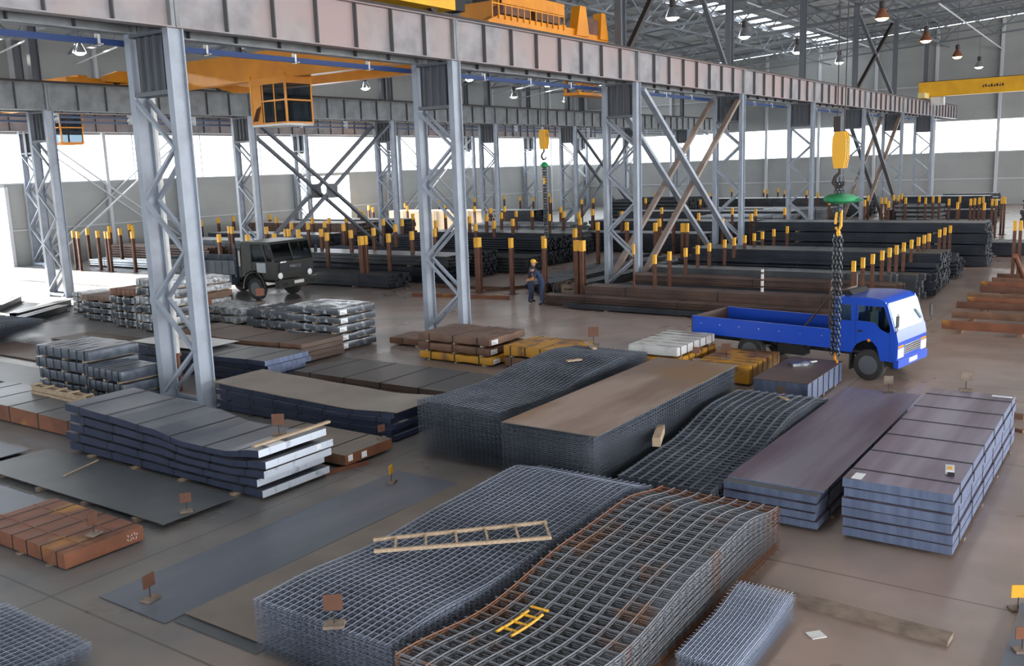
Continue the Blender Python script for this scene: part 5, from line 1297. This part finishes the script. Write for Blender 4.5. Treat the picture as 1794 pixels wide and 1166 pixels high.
b = MB(); b.box(XC+.3, XC+2.0, yy, yy+.5, 10.9, 11.2); b.box(XC+2.4, XC+4.2, yy, yy+.5, 10.9, 11.2); b.build('motor_housing', M_POST, T)
b = MB(); b.box(XC+1.4, XC+4.8, yy+.6, yy+2.2, 11.0, 12.4); b.build('hoist_house', M_RAIL, T)['label'] = 'black hoist housing'
# trolley, hook block with chain
XH, YH = 33.2, 21.4
b = MB(); b.box(XC+1.2, XC+5.4, 20.9, 22.6, 11.0, 11.6); b.build('trolley', M_CRANE, T)
# cab under the first girder
cabx, caby = XC+1.5, 33.2
b = MB(); 
for sx in (-.75, .75):
    for sy in (-1.12, 1.12):
        b.bar((cabx+sx, caby+sy, 7.75), (cabx+sx, caby+sy, 9.9), .08, .08)
for z in (7.78, 8.75, 9.5):
    for sy in (-1.12, 1.12): b.bar((cabx-.75, caby+sy, z), (cabx+.75, caby+sy, z), .07, .07)
    for sx in (-.75, .75): b.bar((cabx+sx, caby-1.12, z), (cabx+sx, caby+1.12, z), .07, .07)
for y in (-.4, .35): b.bar((cabx-.75, caby+y, 7.8), (cabx-.75, caby+y, 9.5), .06, .06)
b.build('cab_frame', M_CRANE, T)
b = MB(); b.box(cabx-.78, cabx+.78, caby-1.15, caby+1.15, 7.66, 7.74); b.build('cab_floor', M_WHITE, T)
b = MB(); b.box(cabx-.8, cabx+.8, caby-1.2, caby+1.2, 9.5, 9.75); b.build('cab_roof', M_CRANE, T)
b = MB(); b.box(cabx-.77, cabx-.73, caby+.45, caby+1.12, 7.8, 9.5); b.build('side_panel', M_CRANE, T)
for k in range(6): b = MB(); b.bar((cabx-.785, caby+.50+.05*k, 8.55-.02*k), (cabx-.785, caby+.78+.055*k, 7.9), .012, .06, ref=(1, 0, 0)); b.build('warning_stripe', M_POST, T)
b = MB(); b.box(cabx-.76, cabx-.75, caby-1.1, caby+.45, 7.8, 9.5); b.box(cabx-.7, cabx+.7, caby-1.13, caby-1.12, 7.8, 9.5); b.build('cab_glazing', M_DGLASS, T)
b = MB(); b.box(cabx-.2, cabx+.35, caby-.3, caby+.3, 7.9, 8.4); b.box(cabx+.25, cabx+.35, caby-.3, caby+.3, 8.4, 9.0); b.build('operator_seat', M_BLACK, T)
# orange cradle hung by the crane's walkway
p = at(1020, 168, 24, 1)
t = thing('service_cradle', 'small orange railed cradle hanging beside the girder near the third column', 'cradle', (36.7, 21.25, 8.42))
b = MB(); b.box(-1.5, 1.5, -.4, .4, 0, .12); b.box(-1.3, -1.1, -.95, -.4, .44, .52); b.box(1.1, 1.3, -.95, -.4, .44, .52); b.build('floor_plate', M_CRANE, t)
for sx in (-1.45, .9):
    b = MB(); b.box(sx-.05, sx+.05, -.38, -.30, .1, 1.9); b.box(sx-.05, sx+.05, .30, .38, .1, 2.6); b.build('upright', M_CRANE, t)
for z in (.55, 1.0): b = MB(); b.bar((-1.45, -.36, z), (1.45, -.36, z), .05, .05); b.bar((-1.45, .36, z), (1.45, .36, z), .05, .05); b.build('guard_rail', M_CRANE, t)
# crane of the left bay
T = thing('bridge_crane', 'orange bridge crane in the left bay with a small dark glazed cab', 'crane', (0, 0, 0))
for x in (27.2, 30.2):
    b = MB(); box_girder(b, x, x+.5, BY+LEGD+.1, CY-.1, 9.75, 10.75, 10.30); b.build('bridge_girder', M_CRANE, T)
for y in (BY+LEGD, CY): b = MB(); b.box(26.4, 31.4, y-.2, y+.2, 10.24, 10.6); b.build('end_carriage', M_CRANE, T)
cx_, cy_ = 28.9, 49.8
b = MB()
for sx in (-.7, .7):
    for sy in (-.8, .8): b.bar((cx_+sx*.85, cy_+sy*.85, 7.5), (cx_+sx, cy_+sy, 9.9), .07, .07)
for z in (7.6, 8.4, 9.2):
    for sy in (-.8, .8): b.bar((cx_-.7, cy_+sy*.9, z), (cx_+.7, cy_+sy*.9, z), .06, .06)
    b.bar((cx_-.7, cy_-.75, z), (cx_-.7, cy_+.75, z), .06, .06)
b.build('cab_frame', M_CRANE, T)
b = MB(); b.box(cx_-.6, cx_+.6, cy_-.7, cy_+.7, 7.6, 9.1); b.build('cab_glazing', M_DGLASS, T)
b = MB(); b.box(cx_-.62, cx_+.62, cy_-.72, cy_+.72, 7.5, 7.58); b.build('cab_floor', M_CRANE, T)
# near crane of the right bay (its carriage stands on the near girder at the top of the photo)
T = thing('bridge_crane', 'yellow crane carriage standing on the near girder at the top of the photo', 'crane', (0, 0, 0))
b = MB(); b.box(18.2, 23.75, AY-.3, AY+.3, 10.30, 10.85); b.build('end_carriage', M_CRANEY, T)
b = MB(); b.box(23.75, 24.3, AY-.25, AY+.25, 10.32, 10.8); b.build('buffer', M_BLACK, T)
for x in (18.8, 23.0): b = MB(); b.lathe([(.2, -.07), (.2, .07)], (x, AY, 10.4), 'y', 18); b.build('travel_wheel', M_RAIL, T)
for x in (19.2, 22.2): b = MB(); b.box(x, x+.5, -6, AY-.3, 10.85, 12.1); b.build('bridge_girder', M_CRANEY, T)
b = MB(); b.box(19.4, 24.6, 5.6, 8.0, 12.1, 12.7); b.build('trolley', M_CRANEY, T)
# far crane of the right bay
T = thing('bridge_crane', 'yellow single box bridge crane crossing the far right bay', 'crane', (0, 0, 0))
b = MB(); b.box(93.0, 93.7, -8, AY+.6, 10.45, 11.75); b.build('bridge_girder', M_CRANEY, T)
b = MB(); b.box(91.2, 95.8, AY-.28, AY+.28, 10.28, 10.75); b.build('end_carriage', mat('pale_yellow_paint', (.75, .6, .25), .5), T)
b = MB(); b.box(93.2, 93.9, AY-1.5, AY-.4, 9.7, 10.4); b.build('drive_box', M_WHITE, T)
b = MB(); b.box(92.98, 94.0, -8, AY+.6, 11.75, 11.8); b.build('top_flange', M_RAIL, T)
for (y0, n_, nm) in ((14.1, 8, 'a'), (10.6, 9, 'b')):
    b = MB()
    for k in range(n_):
        y = y0-.22*k; b.box(92.985, 92.995, y-.14, y, 11.0, 11.0+.12+.10*(k % 2)); b.box(92.985, 92.995, y-.14, y-.10, 10.95, 11.28-.06*(k % 3))
    b.build('dark_lettering', M_RAIL, T)

# hooks and chains
def chain(t, x, y, z0, z1, r=.05, w=.012, name='chain', strands=2):
    for s_ in range(strands):
        b = MB(); z = z0; k = 0; ox = (s_-(strands-1)/2)*.09
        while z < z1:
            pts = []
            for q in range(8):
                a = q*PI/4; u, v = r*.62*math.cos(a), r*1.25*math.sin(a)
                pts.append((x+(u if k % 2 else 0)+ox*.3, y+ox+(0 if k % 2 else u), z+v))
            b.tube(pts, w, 4, closed=True); z += r*1.9; k += 1
        b.build(name, M_CHAIN, t)
def hook_block(t, x, y, z, s=1.0, m_=M_HOOKY):
    for k in (-1, 1):
        b = MB(); b.lathe([(.13*s, -.03), (.16*s, -.02), (.16*s, .02), (.13*s, .03)], (x+.08*s*k, y, z+.62*s), 'x', 20); b.build('sheave', M_RAIL, t)
    b = MB()
    for k in (-1, 0, 1):
        b.prism([(y-.13*s, z+.86*s), (y-.17*s, z+.70*s), (y-.17*s, z+.30*s), (y-.12*s, z+.02*s), (y+.10*s, z+.02*s), (y+.15*s, z+.30*s), (y+.15*s, z+.70*s), (y+.10*s, z+.86*s)], x+.14*s*k-.02, x+.14*s*k+.02, 'yz')
    b.build('side_plate', m_, t)
    b = MB(); b.tube([(x, y, z+.1*s), (x, y, z-.08*s), (x, y+.10*s, z-.18*s), (x, y+.14*s, z-.30*s), (x, y+.06*s, z-.42*s), (x, y-.07*s, z-.40*s), (x, y-.12*s, z-.28*s)], .03*s, 7, radii=[.04*s, .04*s, .045*s, .05*s, .05*s, .04*s, .02*s]); b.build('hook', M_RAIL, t, True)
HX, HY = 22.6, 6.36
def zq(z): return 5.508-(5.508-z)*.934
t = thing('crane_hook', 'tall yellow hook block with green disc and long chains hanging over the square pack', 'crane hook')
hook_block(t, HX, HY, zq(5.17), 1.0)
b = MB(); b.box(HX-.05, HX+.05, HY+.0, HY+.16, 6.05, 6.40); b.build('rope_guard', M_RAIL, t)
for k in (-1, 1): b = MB(); b.tube([(HX, HY-.08*k, 6.0), (HX, HY-.12*k, 12.15)], .014, 5); b.build('rope', M_RAIL, t)
chain(t, HX, HY, zq(4.60), zq(4.95), .05, .012, 'short_chain', 3)
b = MB(); b.lathe([(.05, zq(4.58)), (.28, zq(4.54)), (.39, zq(4.47)), (.37, zq(4.38)), (.28, zq(4.33)), (.05, zq(4.30))], (HX, HY-.03, 0), n=24)
b.prism([(HY-.58, zq(4.40)), (HY-.36, zq(4.34)), (HY-.36, zq(4.46))], HX-.06, HX+.06, 'yz'); b.build('spreader_disc', M_GREEN, t, True)['label'] = 'green spreader disc'
chain(t, HX, HY, zq(4.05), zq(4.33), .05, .012, 'short_chain', 2)
b = MB(); b.tube([(HX, HY-.06, zq(4.15)), (HX, HY-.06, zq(3.75)), (HX, HY, zq(3.62)), (HX, HY+.06, zq(3.72))], .035, 6); b.tube([(HX, HY+.04, zq(4.1)), (HX, HY+.07, zq(3.8))], .03, 6); b.tube([(HX, HY, zq(3.62)), (HX, HY-.02, zq(3.5))], .05, 6); b.build('chain_clutch', M_HOOKY, t, True)
chain(t, HX, HY, .80, zq(3.55), .055, .014, 'long_chain', 3)
b = MB(); b.tube([(HX, HY, .80), (HX, HY, .66), (HX, HY-.06, .60), (HX, HY-.05, .56)], .03, 6); b.build('lower_hook', M_CRANE, t, True)
t = thing('crane_hook', 'yellow hook block with green shackle and dark chain hanging above the two persons', 'crane hook')
KX, KY = 33.2, 21.42
p0 = at(953, 262, KX, 0); KY = p0.y
for k in (-.12, .12): b = MB(); b.tube([(KX, KY+k, p0.z+.8), (KX, KY+k, 11.1)], .014, 5); b.build('rope', M_RAIL, t)
hook_block(t, KX, KY, p0.z, .95)
b = MB(); b.lathe([(.04, p0.z-.75), (.16, p0.z-.7), (.18, p0.z-.62), (.06, p0.z-.5)], (KX, KY, 0), n=14); b.build('shackle', M_GREEN, t, True)
chain(t, KX, KY, p0.z-3.6, p0.z-.75, .06, .016, 'chain', 3)
b = MB(); b.tube([(KX, KY, p0.z-1.4), (KX, KY, p0.z-1.15)], .07, 8); b.build('chain_clutch', M_HOOKY, t, True)

# ================================================================ the two persons
def person(name, label, loc, rz, joints, edges, radii, head, legs_mat, top_mat, extra=None):
    t = thing(name, label, 'person', loc, rz)
    names = list(joints); me = bpy.data.meshes.new('body')
    me.from_pydata([joints[k] for k in names], [(names.index(a), names.index(c)) for a, c in edges], [])
    o = bpy.data.objects.new('body', me); COL.objects.link(o); o.parent = t
    o.modifiers.new('skin', 'SKIN'); sk = me.skin_vertices[0].data
    for i, k in enumerate(names):
        sk[i].radius = radii[k]; sk[i].use_root = (k == 'pelvis')
    o.modifiers.new('sub', 'SUBSURF').levels = 2; o.modifiers['sub'].render_levels = 2
    me.materials.append(legs_mat); me.materials.append(top_mat)
    return t, o
def bake(o, mats, zfun):
    dg = bpy.context.evaluated_depsgraph_get(); ev = o.evaluated_get(dg); nm = bpy.data.meshes.new_from_object(ev)
    o.modifiers.clear(); o.data = nm; nm.materials.clear()
    for q in mats: nm.materials.append(q)
    for p in nm.polygons: p.material_index = zfun(p.center); p.use_smooth = True
def head_part(t, c, r, facing):
    c = Vector(c); b = MB(); b.lathe([(.02, -r*1.2), (r*.55, -r*1.05), (r*.8, -r*.5), (r*.86, 0), (r*.82, r*.5), (r*.5, r*.95), (.02, r*1.1)], c, 'z', 14); o = b.build('head', M_SKIN, t, True)
    f = Vector(facing).normalized(); s_ = Vector((-f.y, f.x, 0)).normalized()
    b = MB(); b.tube([c+f*r*.80+Vector((0, 0, .02)), c+f*r*1.08-Vector((0, 0, .015))], .013, 5); b.build('nose', M_SKIN, o)
    for k in (-1, 1):
        b = MB(); q = c+f*r*.80+s_*k*r*.35+Vector((0, 0, .02)); b.lathe([(.012, -.01), (.012, .01)], q, 'z', 8); b.build('eye', M_BLACK, o)
        b = MB(); q = c+s_*k*r*.88; b.lathe([(.015, -.025), (.02, 0), (.012, .025)], q, 'z', 8); b.build('ear', M_SKIN, o)
    b = MB(); q = c+f*r*.80-Vector((0, 0, r*.5)); b.bar(q-s_*.02, q+s_*.02, .01, .008); b.build('mouth', M_COPPER, o)
    return o
def hand(t, wrist, d, m_=M_SKIN):
    wrist = Vector(wrist); d = Vector(d).normalized(); s_ = d.cross(Vector((0, 0, 1))).normalized(); b = MB()
    b.tube([wrist, wrist+d*.045, wrist+d*.09], .03, 8, radii=[.026, .038, .034])
    for k in range(4):
        q = wrist+d*.085+s_*(k-1.5)*.018; L_ = (.055, .068, .062, .048)[k]
        b.tube([q, q+d*L_*.6, q+d*L_*.9-Vector((0, 0, .02))], .009, 6, radii=[.010, .009, .007])
    q = wrist+d*.035+s_*.032; b.tube([q, q+d*.03+s_*.02, q+d*.055+s_*.022], .01, 6, radii=[.012, .011, .008])
    b.build('hand', m_, t, True)
E_ = [('pelvis', 'spine'), ('spine', 'chest'), ('chest', 'neck'), ('chest', 'shL'), ('shL', 'elL'), ('elL', 'wrL'), ('chest', 'shR'), ('shR', 'elR'), ('elR', 'wrR'),
      ('pelvis', 'hipL'), ('hipL', 'knL'), ('knL', 'anL'), ('anL', 'toL'), ('pelvis', 'hipR'), ('hipR', 'knR'), ('knR', 'anR'), ('anR', 'toR')]
R_ = dict(pelvis=(.165, .13), spine=(.15, .12), chest=(.17, .125), neck=(.06, .06), shL=(.075, .075), elL=(.055, .055), wrL=(.04, .04), shR=(.075, .075), elR=(.055, .055), wrR=(.04, .04),
          hipL=(.10, .10), knL=(.07, .07), anL=(.055, .055), toL=(.04, .045), hipR=(.10, .10), knR=(.07, .07), anR=(.055, .055), toR=(.04, .045))
# local x: the way the person faces
J1 = dict(pelvis=(0, 0, .96), spine=(.03, 0, 1.14), chest=(.08, 0, 1.36), neck=(.13, 0, 1.52), shL=(.09, .20, 1.42), elL=(.16, .27, 1.16), wrL=(.36, .12, 1.12), shR=(.09, -.20, 1.42), elR=(.18, -.27, 1.17), wrR=(.38, -.06, 1.14),
          hipL=(0, .10, .88), knL=(.04, .13, .48), anL=(0, .14, .08), toL=(.15, .15, .045), hipR=(0, -.10, .88), knR=(.06, -.12, .48), anR=(-.02, -.13, .08), toR=(.13, -.14, .045))
pp = at(930, 530, 0)
ra = math.radians(-80)
A, oa = person('person', 'person in dark clothes and orange-yellow cap with folded forearms, left of the two', (pp.x, pp.y, 0), ra, J1, E_, R_, None, M_NAVYC, M_NAVYC)
bake(oa, [M_NAVYC, M_ORANGEC, M_BLACK], lambda c: 2 if c.z < .10 else (1 if c.z < 1.24 and c.z > 1.05 and c.x > .19 else 0))
head_part(A, (.17, 0, 1.63), .105, (1, 0, -.3))
b = MB(); b.lathe([(.112, 1.66), (.118, 1.70), (.10, 1.76), (.05, 1.79), (.01, 1.80)], (.165, 0, 0), 'z', 16); b.prism([(.24, 1.66), (.34, 1.645), (.34, 1.655), (.24, 1.68)], -.07, .07, 'xz'); b.build('cap', M_HOOKY, A, True)
hand(A, (.37, .11, 1.12), (1, -.4, 0)); hand(A, (.39, -.06, 1.14), (1, .3, 0))
J2 = dict(J1); J2.update(spine=(.07, 0, 1.10), chest=(.20, 0, 1.28), neck=(.31, 0, 1.38), shL=(.22, .19, 1.33), elL=(.34, .22, 1.08), wrL=(.50, .10, 1.02), shR=(.22, -.19, 1.33), elR=(.34, -.24, 1.09), wrR=(.52, -.08, 1.05))
pp2 = at(951, 534, 0)
B_, ob = person('person', 'person in blue overalls with orange sleeves bending forward, right of the two', (pp2.x, pp2.y, 0), math.radians(115), J2, E_, R_, None, M_BLUEC, M_BLUEC)
bake(ob, [M_BLUEC, M_ORANGEC, M_BLACK], lambda c: 2 if c.z < .10 else (1 if c.x > .30 and c.z < 1.20 and c.z > .9 else 0))
head_part(B_, (.39, 0, 1.45), .105, (1, 0, -.7))
b = MB(); b.lathe([(.108, 1.46), (.112, 1.50), (.09, 1.56), (.02, 1.58)], (.385, 0, 0), 'z', 16); b.build('hair', M_HAIR, B_, True)
hand(B_, (.51, .10, 1.02), (1, -.3, -.2)); hand(B_, (.53, -.08, 1.05), (1, .2, -.2))
